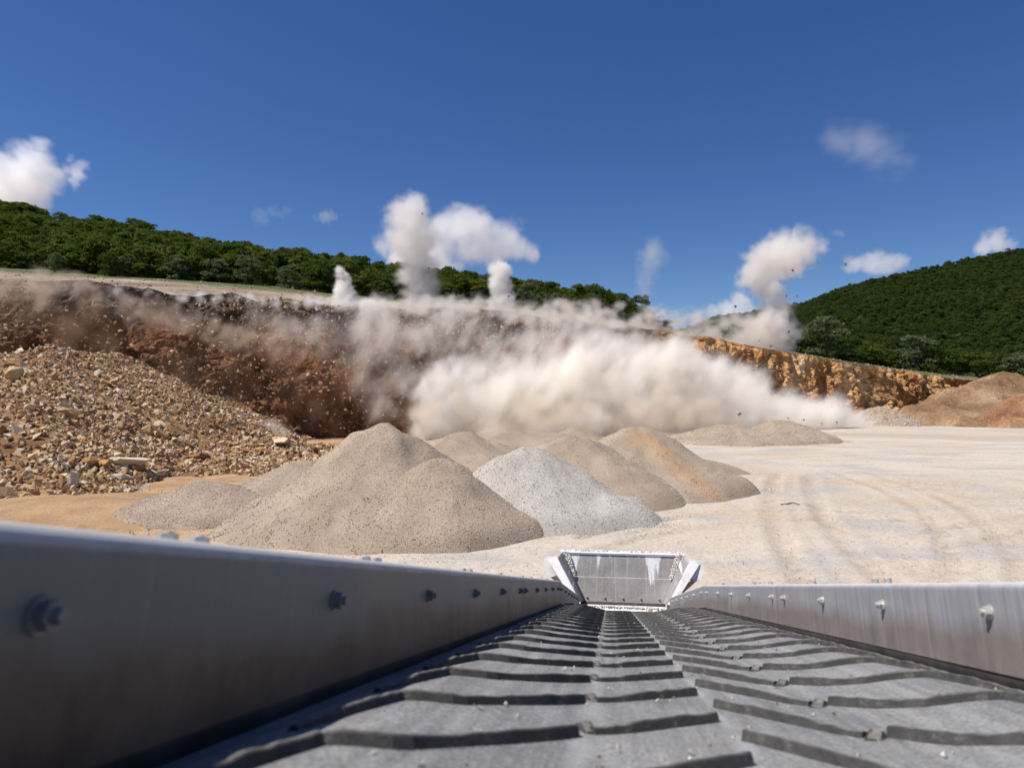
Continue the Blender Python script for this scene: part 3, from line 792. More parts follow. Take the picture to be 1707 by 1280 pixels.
c = k.mix(k.math('MULTIPLY', k.ramp(gz.outputs[2], [(.86, 0.0), (.93, 1.0)]), k.ramp(k.noise(45, 4, .7), [(.35, .35), (.65, 1.0)])), c, (.24, .225, .20))
k.bump(k.noise(160, 4, .7), .6, .006)
M_CLEAT = k.done(c, .85, 0, .25)
k = NT('seal rubber')
M_SEAL = k.done(k.ramp(k.noise(8, 5, .6), [(.35, (.030, .028, .026)), (.7, (.085, .078, .070))]), .6, 0, .35)
def steel(name, rust_amt, base, st_amt=1.0):
    k = NT(name)
    sx = k.sep()
    n1 = k.noise(2.2, 6, .65)
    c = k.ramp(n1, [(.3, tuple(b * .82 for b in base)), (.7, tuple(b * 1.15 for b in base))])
    st = k.noise(1.0, 5, .65, k.map((1, 46, 2.2)))            # runs down the plate
    c = k.mix(k.ramp(st, [(.52, 0.0), (.70, .55 * st_amt)]), c, (.50, .47, .44))
    st2 = k.noise(1.0, 5, .65, k.map((1, 30, 1.3)))
    c = k.mix(k.ramp(st2, [(.50, 0.0), (.68, .45 * st_amt)]), c, (.10, .085, .08))
    # dirt and rust that climbed up from the belt
    edge = k.math('ADD', sx[2], k.math('MULTIPLY', k.math('SUBTRACT', k.noise(1.3, 5, .65), .5), .20))
    low = k.math('MULTIPLY', k.math('MULTIPLY_ADD', edge, -16.0), 1.0, True)
    low.node.inputs[0].links[0].from_node.inputs[2].default_value = -.75
    c = k.mix(k.math('MULTIPLY', low, rust_amt), c, k.ramp(k.noise(9, 5, .65), [(.35, (.095, .052, .029)), (.65, (.185, .112, .068))]))
    lit_rim_wear = k.math('MULTIPLY', k.math('SUBTRACT', k.math('ADD', sx[2], k.math('MULTIPLY', k.noise(14, 4, .7), .012)), .026), 90.0, True)  # worn, dusty top fold, also paled to paint in its sunlit edge
    c = k.mix(lit_rim_wear, c, (.56, .54, .52))
    k.bump(k.math('ADD', k.math('MULTIPLY', k.noise(60, 4, .6), .12), k.noise(2.4, 3, .5)), .35, .012)
    return k.done(c, k.ramp(n1, [(.3, .42), (.7, .6)]), 0.0, .45)
M_STEEL_L = steel('painted steel, stained', .95, (.19, .180, .165), .15)  # shaded side: base colour darkened to carry the shade, with brown stains over it
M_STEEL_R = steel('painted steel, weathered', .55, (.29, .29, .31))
k = NT('bolt zinc'); M_BOLT = k.done(k.ramp(k.noise(30, 3), [(.35, (.40, .39, .35)), (.65, (.62, .61, .56))]), .4, .35, .5)
k = NT('frame paint'); M_FRAME = k.done(k.ramp(k.noise(3, 5), [(.3, (.10, .10, .105)), (.7, (.18, .18, .18))]), .6)
k = NT('dusty white paint')
n1 = k.noise(5, 5, .65)
M_WHITE = k.done(k.ramp(n1, [(.32, (.58, .54, .50)), (.5, (.76, .73, .70)), (.7, (.82, .80, .78))]), .8)
k = NT('hopper plate')
n1 = k.noise(2.5, 6, .65)
c = k.ramp(n1, [(.3, (.25, .225, .212)), (.55, (.33, .305, .29)), (.72, (.43, .405, .385))])
sx = k.sep()
ln = k.math('MULTIPLY', k.ramp(k.noise(1.0, 2, .5, k.map((3.1, 0, 0))), [(.50, 0.0), (.60, 1.0)]), k.ramp(k.noise(1.0, 4, .7, k.map((26, .5, 1.2))), [(.30, .10), (.70, .75)]))
top = k.math('SUBTRACT', sx[2], k.math('SUBTRACT', .73, k.math('MULTIPLY', ln, .8)))
spl2 = k.math('MULTIPLY', k.math('MULTIPLY', top, 16.0, True), k.ramp(k.noise(30, 4, .6), [(.30, .55), (.5, 1.0)]))
c = k.mix(spl2, c, (.80, .785, .77))
c = k.mix(k.ramp(k.noise(1.0, 5, .6, k.map((22, 1, .9))), [(.56, 0.0), (.70, .5)]), c, (.52, .51, .50))
c = k.mix(k.ramp(k.noise(40, 3, .6), [(.60, 0.0), (.68, .55)]), c, (.62, .60, .58))
M_PLATE = k.done(c, .6, 0, .35)

# --- belt
rel = np.linspace(-.71, .71, 72)
Ds = np.concatenate([np.linspace(-1.2, BEND, 70), np.linspace(BEND + .08, END - .05, 30)])
RL, DD = np.meshgrid(rel, Ds, indexing='ij')
wav = .0022 * fbm(np.stack([RL * 6, DD * 2.2, RL * 0], -1), 3, 3)
W = bp(CEN + RL, DD, belt_v(RL) + wav - belt_dip(DD))
# belt keeps its own frame so that the dust lines follow it
Mb = bframe(CEN, 0, 0); Mbi = np.array(Mb.inverted())
Vb = W.reshape(-1, 3) @ Mbi[:3, :3].T + Mbi[:3, 3]
belt = cpart('belt', np_mesh('belt', Vb, grid_faces(72, len(Ds)), M_BELT, True)); place(belt, Mb)

# --- cleats: one mesh of each kind, placed row after row
def cleat_mesh(side, path, hs, w0=.034, w1=.017, seed=0):
    """path [(rel, dD)], hs heights along it"""
    rg = np.random.default_rng(seed)
    P = np.array(path, float); n_ = 15
    t = np.linspace(0, 1, n_); tk = np.linspace(0, 1, len(P))
    r = np.interp(t, tk, P[:, 0]) * side; dd = np.interp(t, tk, P[:, 1]); h = np.interp(t, np.linspace(0, 1, len(hs)), hs)
    h = h * .74 + rg.uniform(-.0014, .0014, n_)
    dr, dq = np.gradient(r), np.gradient(dd); ln = np.hypot(dr, dq); px_, py_ = -dq / ln, dr / ln
    V = []
    for i in range(n_):
        z0 = belt_v(r[i]) + .245
        for (o_, zz_) in ((-w0, -.004), (-w1 * 1.05, h[i] * .86), (-w1 * .55, h[i]), (w1 * .55, h[i]), (w1 * 1.05, h[i] * .86), (w0, -.004)):
            V.append((r[i] + px_[i] * o_ * .5, dd[i] + py_[i] * o_ * .5, z0 + zz_))
    V = np.array(V); Fc = grid_faces(n_, 6)
    caps = [[0, 1, 4, 5], [1, 2, 3, 4]]
    e = (n_ - 1) * 6
    Fc = np.concatenate([Fc, np.array(caps), np.array(caps) + e])
    me = np_mesh('cleat', V, Fc, M_CLEAT, False)
    return me
SIDES = {
    -1: [('cleat', [(.003, 0), (.11, -.095), (.236, -.20)], [.023, .024, .022, .014]),
         ('cleat', [(.262, .09), (.36, -.08), (.46, -.25), (.545, -.29)], [.023, .023, .017, .022, .022]),
         ('cleat', [(.549, -.295), (.58, -.42), (.612, -.56)], [.021, .021, .009]),
         ('cleat_stub', [(.236, .13), (.247, .155), (.256, .185)], [.004, .019, .006])],
    1: [('cleat', [(.022, 0), (.12, -.13), (.232, -.28)], [.023, .024, .022, .014]),
        ('cleat', [(.272, .05), (.335, -.05), (.41, -.11), (.548, -.11)], [.023, .023, .017, .022, .022]),
        ('cleat', [(.552, -.115), (.59, -.24), (.628, -.37)], [.021, .021, .009]),
        ('cleat_stub', [(.236, .025), (.25, .05), (.262, .085)], [.004, .019, .006])]}
protos = []
for side in (-1, 1):
    for sd in range(3):
        protos.append((side, sd, [(nm, cleat_mesh(side, pth, hs, .042 if 'stub' in nm else .022, .018 if 'stub' in nm else .011, seed=sd * 7 + q)) for q, (nm, pth, hs) in enumerate(SIDES[side])]))
PITCHD, ROW0 = .335, 1.49
i = -3
while ROW0 + PITCHD * i < END - .75:
    D = ROW0 + PITCHD * i
    for side, sd, lst in protos:
        if sd != i % 3: continue
        for nm, me in lst:
            o = link(nm, me, belt)
            M = bframe(CEN, D + (.17 if side > 0 else 0), -.245 - belt_dip(D))
            o.matrix_local = Mb.inverted() @ M
    i += 1

# --- side plates with folded top edge, rubber seals and bolts
def hex_bolt_mesh(r=.0165, h=.012, shaft=.011):
    bm = bmesh.new()
    bmesh.ops.create_cone(bm, cap_ends=True, segments=20, radius1=r * 1.22, radius2=r * 1.18, depth=.004, matrix=Matrix.Translation((0, 0, .002)))
    bmesh.ops.create_cone(bm, cap_ends=True, segments=6, radius1=r, radius2=r * .98, depth=h, matrix=Matrix.Translation((0, 0, .004 + h / 2)))
    bmesh.ops.create_cone(bm, cap_ends=True, segments=12, radius1=r * .55, radius2=r * .5, depth=shaft, matrix=Matrix.Translation((0, 0, .004 + h + shaft / 2)))
    return bm_mesh('bolt', bm, M_BOLT)
BOLT = hex_bolt_mesh(.0145, .012, .009)
HEAD = hex_bolt_mesh(.013, .011, .002)
k = NT('bolt grimy'); M_BOLT_D = k.done(k.ramp(k.noise(30, 3), [(.35, (.17, .16, .15)), (.65, (.30, .285, .265))]), .5, .2, .4)  # bolts on the shaded plate: same zinc, shade put into the colour
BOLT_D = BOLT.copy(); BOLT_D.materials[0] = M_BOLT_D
def skirt(side, D0, D1, mat, lo=-.173, hi=.034):
    L0 = LL if side < 0 else LR
    s = side                                   # outward sign along BL
    prof = [(0, lo)] + [(0, hi - .02)] + [(.02 * (1 - math.cos(a)), hi - .02 + .02 * math.sin(a)) for a in np.linspace(.3, math.pi / 2, 5)] \
        + [(.085, hi), (.089, hi - .004), (.089, hi - .05), (.081, hi - .05), (.081, hi - .008), (.022, hi - .012), (.010, hi - .026), (.010, lo)]
    Ds = np.linspace(D0, D1, max(3, int((D1 - D0) / .25)))
    prof = np.array(prof + prof[:1])
    PP, DDs = np.meshgrid(np.arange(len(prof)), Ds, indexing='ij')
    dent = .0012 * np.sin(DDs * 2.3 + side)
    W = bp(L0 + s * (prof[PP, 0] + dent), DDs, prof[PP, 1])
    Mf = bframe(L0, (D0 + D1) / 2, 0); Mi = np.array(Mf.inverted())
    me = np_mesh('side_plate', W.reshape(-1, 3) @ Mi[:3, :3].T + Mi[:3, 3], grid_faces(len(prof), len(Ds)), mat, False)
    o = cpart('side_plate', me); place(o, Mf)
    return o, Mf, L0
def bolts_on(plate, Mf, L0, side, Dlist, V=-.037):
    for D in Dlist:
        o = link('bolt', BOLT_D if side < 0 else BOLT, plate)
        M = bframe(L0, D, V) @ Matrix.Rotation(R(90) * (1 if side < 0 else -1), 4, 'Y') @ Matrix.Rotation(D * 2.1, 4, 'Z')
        o.matrix_local = Mf.inverted() @ M
def top_bolts(plate, Mf, L0, side, Dlist):
    for D in Dlist:
        o = link('bolt', HEAD, plate)
        M = bframe(L0 + side * .045, D, .0345) @ Matrix.Rotation(D * 1.3, 4, 'Z')
        o.matrix_local = Mf.inverted() @ M
JOINT = 4.06
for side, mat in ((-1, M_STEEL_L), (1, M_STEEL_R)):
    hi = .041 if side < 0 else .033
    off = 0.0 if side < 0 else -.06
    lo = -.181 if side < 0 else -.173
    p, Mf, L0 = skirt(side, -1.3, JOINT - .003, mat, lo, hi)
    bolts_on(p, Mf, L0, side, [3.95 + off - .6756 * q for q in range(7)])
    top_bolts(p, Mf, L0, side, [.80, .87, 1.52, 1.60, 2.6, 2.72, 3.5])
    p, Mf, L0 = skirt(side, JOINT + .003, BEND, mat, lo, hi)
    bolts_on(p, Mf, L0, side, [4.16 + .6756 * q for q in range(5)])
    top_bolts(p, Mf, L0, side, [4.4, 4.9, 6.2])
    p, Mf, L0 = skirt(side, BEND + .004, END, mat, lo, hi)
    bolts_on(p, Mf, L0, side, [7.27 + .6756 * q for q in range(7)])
    # seal
    Ds = np.linspace(-1.3, END, 160)
    prof = np.array([(.011, -.150), (.006, -.150), (.004, -.206), (.016, -.208), (.016, -.150)])
    PP, DDs = np.meshgrid(np.arange(len(prof)), Ds, indexing='ij')
    wv = (.010 if side < 0 else .004) * fbm(np.stack([DDs * 1.7, DDs * 0 + side, DDs * 0], -1), 3, 17) * (PP >= 2) * (PP <= 3)
    L0 = (LL if side < 0 else LR)
    W = bp(L0 + side * (prof[PP, 0] - .002) + side * wv * -.6, DDs, prof[PP, 1] + wv)
    cpart('seal_strip', np_mesh('seal_strip', W.reshape(-1, 3) - RP, grid_faces(len(prof), len(Ds)), M_SEAL, True))

# --- frame under the belt: rails, rollers, legs
def tube_between(name, a, b, w, h, mat):
    a, b = Vector(a), Vector(b); ax = (b - a); L_ = ax.length; ax.normalize()
    sdv = ax.cross(Vector((0, 0, 1)))
    sdv = sdv.normalized() if sdv.length > 1e-3 else Vector((1, 0, 0)); up = sdv.cross(ax)
    bm = bmesh.new()
    vs = [bm.verts.new(p + sdv * (sx_ * w / 2) + up * (sz_ * h / 2)) for p in (a, b) for sx_, sz_ in ((-1, -1), (1, -1), (1, 1), (-1, 1))]
    for f in ((3, 2, 1, 0), (4, 5, 6, 7), (0, 1, 5, 4), (1, 2, 6, 5), (2, 3, 7, 6), (3, 0, 4, 7)): bm.faces.new([vs[q] for q in f])
    bmesh.ops.bevel(bm, geom=bm.edges[:], offset=min(w, h) * .08, segments=1, affect='EDGES')
    bm.transform(Matrix.Translation(-Vector(RP)))
    return cpart(name, bm_mesh(name, bm, mat))
for s_, L0 in ((-1, LL - .045), (1, LR + .045)):
    tube_between('rail', bp(L0, -1.3, -.36), bp(L0, BEND, -.36), .07, .16, M_FRAME)
    tube_between('rail', bp(L0, BEND + .03, -.36), bp(L0, END, -.36), .07, .16, M_FRAME)
    for D in np.arange(-1.0, END, 1.6):
        tube_between('post', bp(L0, D, -.30), bp(L0 , D, -.03 - .0), .05, .02, M_FRAME)
for D in (2.2, 6.2, 10.2):
    for s_, L0 in ((-1, LL - .045), (1, LR + .045)):
        p = bp(L0, D, -.44)
        tube_between('leg', p, (p[0], p[1], 0.0), .12, .12, M_FRAME)
for D in np.arange(-.6, END - .4, 1.2):
    a, b = bp(LL + .02, D, -.31), bp(LR - .02, D, -.31)
    tube_between('roller', a, b, .09, .09, M_FRAME)

# --- loading hopper at the tail
DH = END + .06
bl_ = bp(CEN - .66, DH, -.055); br_ = bp(CEN + .66, DH, -.055)
hop = empty('hopper', tuple((bl_ + br_) / 2 - RP)); hop.parent = conv
HC = (bl_ + br_) / 2
axx = Vector(br_ - bl_).normalized(); ayy = Vector((0, 0, 1)).cross(axx).normalized(); azz = Vector((0, 0, 1))
MH = Matrix(((axx.x, ayy.x, azz.x, HC[0]), (axx.y, ayy.y, azz.y, HC[1]), (axx.z, ayy.z, azz.z, HC[2]), (0, 0, 0, 1)))
hop.matrix_local = Matrix.Translation(-Vector(RP)) @ MH
def slab(name, quad, thick, mat, nsub=1, parent=hop):
    """quad of four local points, given thickness along its normal"""
    q = [Vector(p) for p in quad]; nn = (q[1] - q[0]).cross(q[3] - q[0]).normalized() * thick
    bm = bmesh.new(); vs = [bm.verts.new(p) for p in q] + [bm.verts.new(p - nn) for p in q]
    for f in ((0, 1, 2, 3), (7, 6, 5, 4), (0, 4, 5, 1), (1, 5, 6, 2), (2, 6, 7, 3), (3, 7, 4, 0)): bm.faces.new([vs[i_] for i_ in f])
    bmesh.ops.recalc_face_normals(bm, faces=bm.faces)
    return link(name, bm_mesh(name, bm, mat), parent)
HT, LEAN, WB, WT = .74, .28, .66, 1.00
z1 = HT * .50
wm = WB + (WT - WB) * .5
plate = slab('back_plate', [(-WB, 0, 0), (WB, 0, 0), (wm, LEAN * .5, z1), (-wm, LEAN * .5, z1)], .02, M_PLATE)
slab('back_plate', [(-wm, LEAN * .5 + .012, z1 + .006), (wm, LEAN * .5 + .012, z1 + .006), (WT, LEAN, HT), (-WT, LEAN, HT)], .02, M_PLATE)
slab('rim', [(-WT - .02, LEAN - .03, HT + .004), (WT + .02, LEAN - .03, HT + .004), (WT + .02, LEAN + .10, HT + .02), (-WT - .02, LEAN + .10, HT + .02)], .03, M_WHITE)
slab('lip', [(-WB - .02, -.14, -.15), (WB + .02, -.14, -.15), (WB + .02, -.02, -.02), (-WB - .02, -.02, -.02)], .02, M_WHITE)
slab('seal_strip', [(-WB - .02, -.03, -.025), (WB + .02, -.03, -.025), (WB + .02, -.005, .012), (-WB - .02, -.005, .012)], .012, M_SEAL)
for q in range(5):
    o = link('bolt', BOLT, hop)
    o.matrix_local = Matrix.Translation((-.58 + .29 * q, .03, .075)) @ Matrix.Rotation(R(72), 4, 'X'); o.scale = (1.3,) * 3
for s_ in (-1, 1):
    # flared wing, folded outwards along its front edge
    a0, a1 = (s_ * WB, -.02, .02), (s_ * WT, LEAN - .02, HT)
    b0, b1 = (s_ * (WB + .015), -.55, .16), (s_ * (WT + .05), -.22, HT + .02)
    slab('wing_plate', [a0, b0, b1, a1] if s_ < 0 else [a0, a1, b1, b0], .015, M_PLATE)
    c0, c1 = (s_ * (WB + .10), -.57, .16), (s_ * (WT + .20), -.24, HT - .02)
    slab('wing_flange', [b0, c0, c1, b1] if s_ < 0 else [b0, b1, c1, c0], .02, M_WHITE)
    d0, d1 = (s_ * (WT + .02), -.28, HT * .62), (s_ * (WT + .26), -.30, HT * .60)
    slab('flange_cap', [(s_ * (WT - .06), -.26, HT * .66), (s_ * (WT + .20), -.30, HT * .62), (s_ * (WT + .27), -.20, HT + .03), (s_ * (WT + .05), -.18, HT + .04)][::1 if s_ < 0 else -1], .03, M_WHITE)
    slab('gusset', [(s_ * (WB + .12), -.50, .20), (s_ * (WB + .40), -.35, .50), (s_ * (WT + .16), -.20, HT * .6), (s_ * (WB + .14), -.30, .30)][::1 if s_ < 0 else -1], .012, M_FRAME)
# spilled fines caked along the hopper edges
rng = np.random.default_rng(9)
pp = []
for s_ in (-1, 1):
    t = rng.random(420) ** .7; pp.append(np.stack([s_ * (WB + (WT - WB) * t - .02 - .10 * rng.random(420) * t), LEAN * t - .03 - .02 * rng.random(420), .02 + HT * t], -1)[t > .5])
t = rng.uniform(-1, 1, 240); pp.append(np.stack([t * WT, LEAN + .03 + .05 * rng.random(240), HT + .020 + .008 * rng.random(240)], -1))
t = rng.uniform(-1, 1, 260); pp.append(np.stack([t * WB, -.07 + .03 * rng.random(260), -.045 + 0 * t], -1))
pp = np.concatenate(pp)
k = NT('pale fines'); M_FINES = k.done(k.ramp(k.island(), [(0, (.62, .56, .50)), (1, (.80, .77, .73))]), .95)
tag(link('caked_fines', stones_mesh('caked_fines', pp, .012 + .022 * rng.random(len(pp)) ** 2, PEBBLES, M_FINES, 6), hop), kind='stuff')

# --- grit lying on the belt
rng = np.random.default_rng(19)
n = 2600
rl = rng.normal(0, .30, n); dd_ = .7 + 10 * rng.random(n) ** 1.6
ok = np.abs(rl) < .66; rl, dd_ = rl[ok], dd_[ok]
gs = .0016 + .0065 * rng.random(len(rl)) ** 4
Wg = bp(CEN + rl, dd_, belt_v(rl) - belt_dip(dd_) + gs * .5)
M_BGRIT = stone_material('belt grit', [(0, (.28, .24, .20)), (.5, (.50, .44, .37)), (1, (.68, .63, .57))])
tag(link('grit', stones_mesh('grit', Wg.reshape(-1, 3) @ Mbi[:3, :3].T + Mbi[:3, 3], gs, PEBBLES, M_BGRIT, 4), belt), kind='stuff')
# --- stones left on the belt
def belt_stone(rel_, D, size, mat, seed, label):
    V, Fc = hull_rock(seed, 12, (1, .8, .75))
    o = link('stone', np_mesh('stone', V * size, Fc, mat), None, tuple(bp(CEN + rel_, D, float(belt_v(np.array(rel_))) + size * .6)))
    tag(o, label, 'stone', 'stones left on the belt')
M_STONE_P = stone_material('pale stone', [(0, (.60, .54, .46)), (1, (.66, .60, .52))], by='object')
belt_stone(.30, 9.3, .055, M_STONE_P, 61, 'pale pebble lying alone on the conveyor belt')
belt_stone(.24, 11.45, .05, M_ROCK_OR, 62, 'orange pebble at the hopper lip beyond the pale one')
belt_stone(-.30, 11.45, .045, M_ROCK_OR, 63, 'small orange pebble at the hopper lip, alone')
belt_stone(.02, 11.4, .035, M_STONE_P, 64, 'tiny pale pebble at the middle of the hopper lip')

# a dry branch and scraps on the yard
bm = bmesh.new()
pts = [at(1302, 843, 30.3), at(1312, 842, 30.5), at(1322, 840, 30.6), at(1333, 844, 30.3)]
prev = None
for j, p in enumerate(pts):
    r_ = .035 - .005 * j; ring = [bm.verts.new((p[0] + 0 * r_, p[1] + r_ * math.cos(a), .06 + .05 * (j == 2) + r_ * math.sin(a))) for a in np.linspace(0, 6.283, 7)[:-1]]
    if prev:
        for q in range(6): bm.faces.new((prev[q], prev[(q + 1) % 6], ring[(q + 1) % 6], ring[q]))
    prev = ring
tag(link('branch', bm_mesh('branch', bm, M_BARK, True)), 'dry brown branch lying on the pale yard', 'branch')

# --- pieces of rock in the air
rng = np.random.default_rng(21)
fl = [(1410, 441, 9), (1322, 451, 6), (1226, 511, 6), (1329, 494, 5), (1311, 494, 5), (1315, 553, 6), (1215, 547, 5), (1285, 577, 5), (1205, 560, 4), (1233, 690, 9), (1314, 697, 6), (1265, 568, 4), (704, 356, 4), (715, 447, 4), (848, 494, 6),
      (712, 718, 5), (1300, 470, 4), (1424, 535, 3), (1485, 546, 3), (1494, 578, 3), (1340, 700, 5), (1370, 706, 4), (1395, 704, 4)]
V0 = [np_mesh('flying_rock', V, Fc, M_ROCK_DK) for V, Fc in ROCKS[:5]]
for j, (px, py, s) in enumerate(fl):
    Yd = 92 if py < 600 else 84
    p = at(px, py, Yd)
    o = link('flying_rock', V0[j % 5], None, tuple(p)); o.scale = (s / F * Yd * .5,) * 3; o.rotation_euler = tuple(rng.uniform(0, 6, 3))
    where = 'against the white dust cloud at the foot of the face' if py > 600 else ('around the big leaning dust column' if 1190 < px < 1345 else ('in the open air before the mountain' if px >= 1345 else 'around the tall and thin dust columns'))
    tag(o, 'small dark rock flying ' + where, 'flying rock', 'rock pieces ' + where)

# ================================================================== DUST AND CLOUDS
def vapour(name, label, pts, rad, res, dens, color, nscale, amp, warp, fall, aniso=.25, cat='dust cloud', stretch=(1, 1, 1), sharp=2.0, bias=0.0, flow=0.0, group=None):
    pts = np.asarray(pts, float); rad = np.asarray(rad, float)
    cen = pts.mean(0); pts = pts - cen
    me = bpy.data.meshes.new(name); me.vertices.add(len(pts)); me.vertices.foreach_set('co', pts.astype(np.float32).ravel())
    me.attributes.new('radius', 'FLOAT', 'POINT').data.foreach_set('value', rad.astype(np.float32))
    o = link(name, me, None, tuple(cen)); tag(o, label, cat, group, 'stuff')
    g = bpy.data.node_groups.new(name, 'GeometryNodeTree')
    g.interface.new_socket('Geometry', in_out='INPUT', socket_type='NodeSocketGeometry'); g.interface.new_socket('Geometry', in_out='OUTPUT', socket_type='NodeSocketGeometry')
    N, K = g.nodes, g.links; gi, go = N.new('NodeGroupInput'), N.new('NodeGroupOutput')
    pos = N.new('GeometryNodeInputPosition').outputs[0]
    def put(s, v):
        if hasattr(v, 'is_linked'): K.new(v, s)
        else: s.default_value = v
    def vm(op, a, b=None, sc_=None):
        n_ = N.new('ShaderNodeVectorMath'); n_.operation = op; put(n_.inputs[0], a)
        if b is not None: put(n_.inputs[1], b)
        if sc_ is not None: n_.inputs['Scale'].default_value = sc_
        return n_
    def m(op, a, b=None, c_=None, clamp=False):
        n_ = N.new('ShaderNodeMath'); n_.operation = op; n_.use_clamp = clamp
        for i_, v_ in enumerate((a, b, c_)):
            if v_ is not None: put(n_.inputs[i_], v_)
        return n_.outputs[0]
    def noise(vec, s, d, r_=.6):
        n_ = N.new('ShaderNodeTexNoise'); n_.inputs['Scale'].default_value = s; n_.inputs['Detail'].default_value = d; n_.inputs['Roughness'].default_value = r_; K.new(vec, n_.inputs['Vector']); return n_
    vr = N.new('ShaderNodeVectorRotate'); vr.rotation_type = 'Y_AXIS'; vr.inputs['Angle'].default_value = flow; K.new(pos, vr.inputs['Vector'])
    sp_ = vm('ADD', vm('MULTIPLY', vr.outputs[0], stretch).outputs[0], tuple(cen * .37 + 50)).outputs[0]
    nz = noise(sp_, nscale * .7, 3)
    p2 = vm('ADD', pos, vm('SCALE', vm('SUBTRACT', nz.outputs['Color'], (.5, .5, .5)).outputs[0], None, warp).outputs[0]).outputs[0]
    sn = N.new('GeometryNodeSampleNearest'); sn.domain = 'POINT'; K.new(gi.outputs[0], sn.inputs[0]); K.new(p2, sn.inputs['Sample Position'])
    def samp(t, src):
        s = N.new('GeometryNodeSampleIndex'); s.data_type = t; s.domain = 'POINT'; K.new(gi.outputs[0], s.inputs[0]); K.new(src, s.inputs['Value']); K.new(sn.outputs[0], s.inputs['Index']); return s.outputs[0]
    na = N.new('GeometryNodeInputNamedAttribute'); na.data_type = 'FLOAT'; na.inputs['Name'].default_value = 'radius'
    dist = vm('DISTANCE', p2, samp('FLOAT_VECTOR', pos)).outputs['Value']
    sd = m('SUBTRACT', 1.0 + bias, m('DIVIDE', dist, samp('FLOAT', na.outputs[0])))
    n2 = noise(sp_, nscale, 6, .62)
    e = m('MULTIPLY_ADD', m('SUBTRACT', n2.outputs[0], .5), amp, sd)
    e = m('MULTIPLY_ADD', m('SUBTRACT', noise(vm('ADD', sp_, vm('SCALE', nz.outputs['Color'], None, .6 / nscale).outputs[0]).outputs[0], nscale * 3.1, 4, .62).outputs[0], .5), amp * .56, e)
    den = m('POWER', m('DIVIDE', e, fall, clamp=True), sharp)
    vc = N.new('GeometryNodeVolumeCube'); K.new(den, vc.inputs['Density'])
    lo, hi = (pts - rad[:, None] * 1.1).min(0), (pts + rad[:, None] * 1.1).max(0)
    vc.inputs['Min'].default_value = lo; vc.inputs['Max'].default_value = hi
    for i_, ax in enumerate('XYZ'): vc.inputs['Resolution ' + ax].default_value = max(8, int((hi[i_] - lo[i_]) / res))
    mat = bpy.data.materials.new(name); mat.use_nodes = True; t = mat.node_tree; t.nodes.clear()
    out = t.nodes.new('ShaderNodeOutputMaterial'); pv = t.nodes.new('ShaderNodeVolumePrincipled'); t.links.new(pv.outputs[0], out.inputs['Volume'])
    pv.inputs['Color'].default_value = (*color, 1); pv.inputs['Density'].default_value = dens; pv.inputs['Anisotropy'].default_value = aniso
    sm = N.new('GeometryNodeSetMaterial'); sm.inputs['Material'].default_value = mat; K.new(vc.outputs[0], sm.inputs[0]); K.new(sm.outputs[0], go.inputs[0])
    o.modifiers.new('vapour', 'NODES').node_group = g
    me.materials.append(mat)
    return o
WHITE = (.985, .958, .92); TAN = (.95, .88, .80); BROWN = (.72, .53, .40)
def fill(pxs, tops, bots, n, rpx, Yoff, spread, seed):
    """dense blobs between two outlines, standing Yoff metres from the foot of the face"""
    rg = np.random.default_rng(seed); P, Rr = [], []
    for i_ in range(n):
        px = rg.uniform(pxs[0], pxs[-1]); r = rg.uniform(*rpx)
        t, b = np.interp(px, pxs, tops), np.interp(px, pxs, bots)
        r = min(r, max(6.0, (b - t) * .5))
        py = rg.uniform(min(t + r * .8, b), b)
        Yd = 85.0
        for _ in range(6): Yd = cliff_y((px - 853.5) / F * Yd) + Yoff
        Yd += rg.uniform(-spread, spread)
        P.append(at(px, py, Yd)); Rr.append(r / F * Yd)
    return P, Rr
# the big white billow
P, Rr = fill([705, 760, 820, 900, 980, 1060, 1120, 1180, 1240, 1280, 1330, 1400, 1445], [625, 600, 590, 582, 570, 562, 566, 580, 608, 645, 664, 666, 690], [724, 724, 724, 724, 724, 722, 720, 718, 716, 714, 713, 712, 710], 620, (26, 36), -5, 4.0, 1)
vapour('dust_cloud', 'huge white dust cloud billowing at the foot of the blasted face', P, Rr, .23, .95, (.999, .976, .935), .24, 3.9, 5.0, 1.5, bias=.24, sharp=1.9, aniso=0.0, stretch=(1.15, 1, .6), flow=R(-38))
P, Rr = fill([690, 760, 850, 960, 1050, 1130, 1200, 1260], [640, 640, 650, 645, 645, 648, 660, 690], [722, 722, 724, 724, 722, 718, 715, 712], 90, (18, 30), -11.0, 1.5, 21)
vapour('dust_cloud', 'ochre dust boiling in the lower folds of the white cloud', P, Rr, .32, .26, (.955, .84, .68), .26, 3.6, 4, .9, bias=-.08, sharp=1.5, aniso=0.0)
# thinner dust pouring down the upper face
P, Rr = fill([600, 660, 760, 860, 960, 1040, 1100], [505, 500, 502, 515, 520, 535, 560], [660, 700, 700, 690, 660, 640, 630], 330, (26, 36), 1.0, 4.5, 2)
vapour('dust_veil', 'cream dust streaming down over the dark upper face', P, Rr, .28, .26, (.980, .93, .87), .34, 3.4, 4, .9, aniso=0.0, stretch=(1.3, 1.0, .42), bias=-.16, flow=R(-32), sharp=1.5)
P, Rr = fill([420, 480, 560, 640, 700], [505, 515, 520, 520, 520], [540, 580, 610, 610, 600], 150, (18, 28), 2.0, 3.0, 32)
vapour('dust_veil', 'greyish brown dust curling off the dark lumps of earth', P, Rr, .30, .20, (.90, .815, .735), .36, 3.2, 4, .9, stretch=(1.2, 1.0, .6), bias=-.12, flow=R(-25), sharp=1.5)
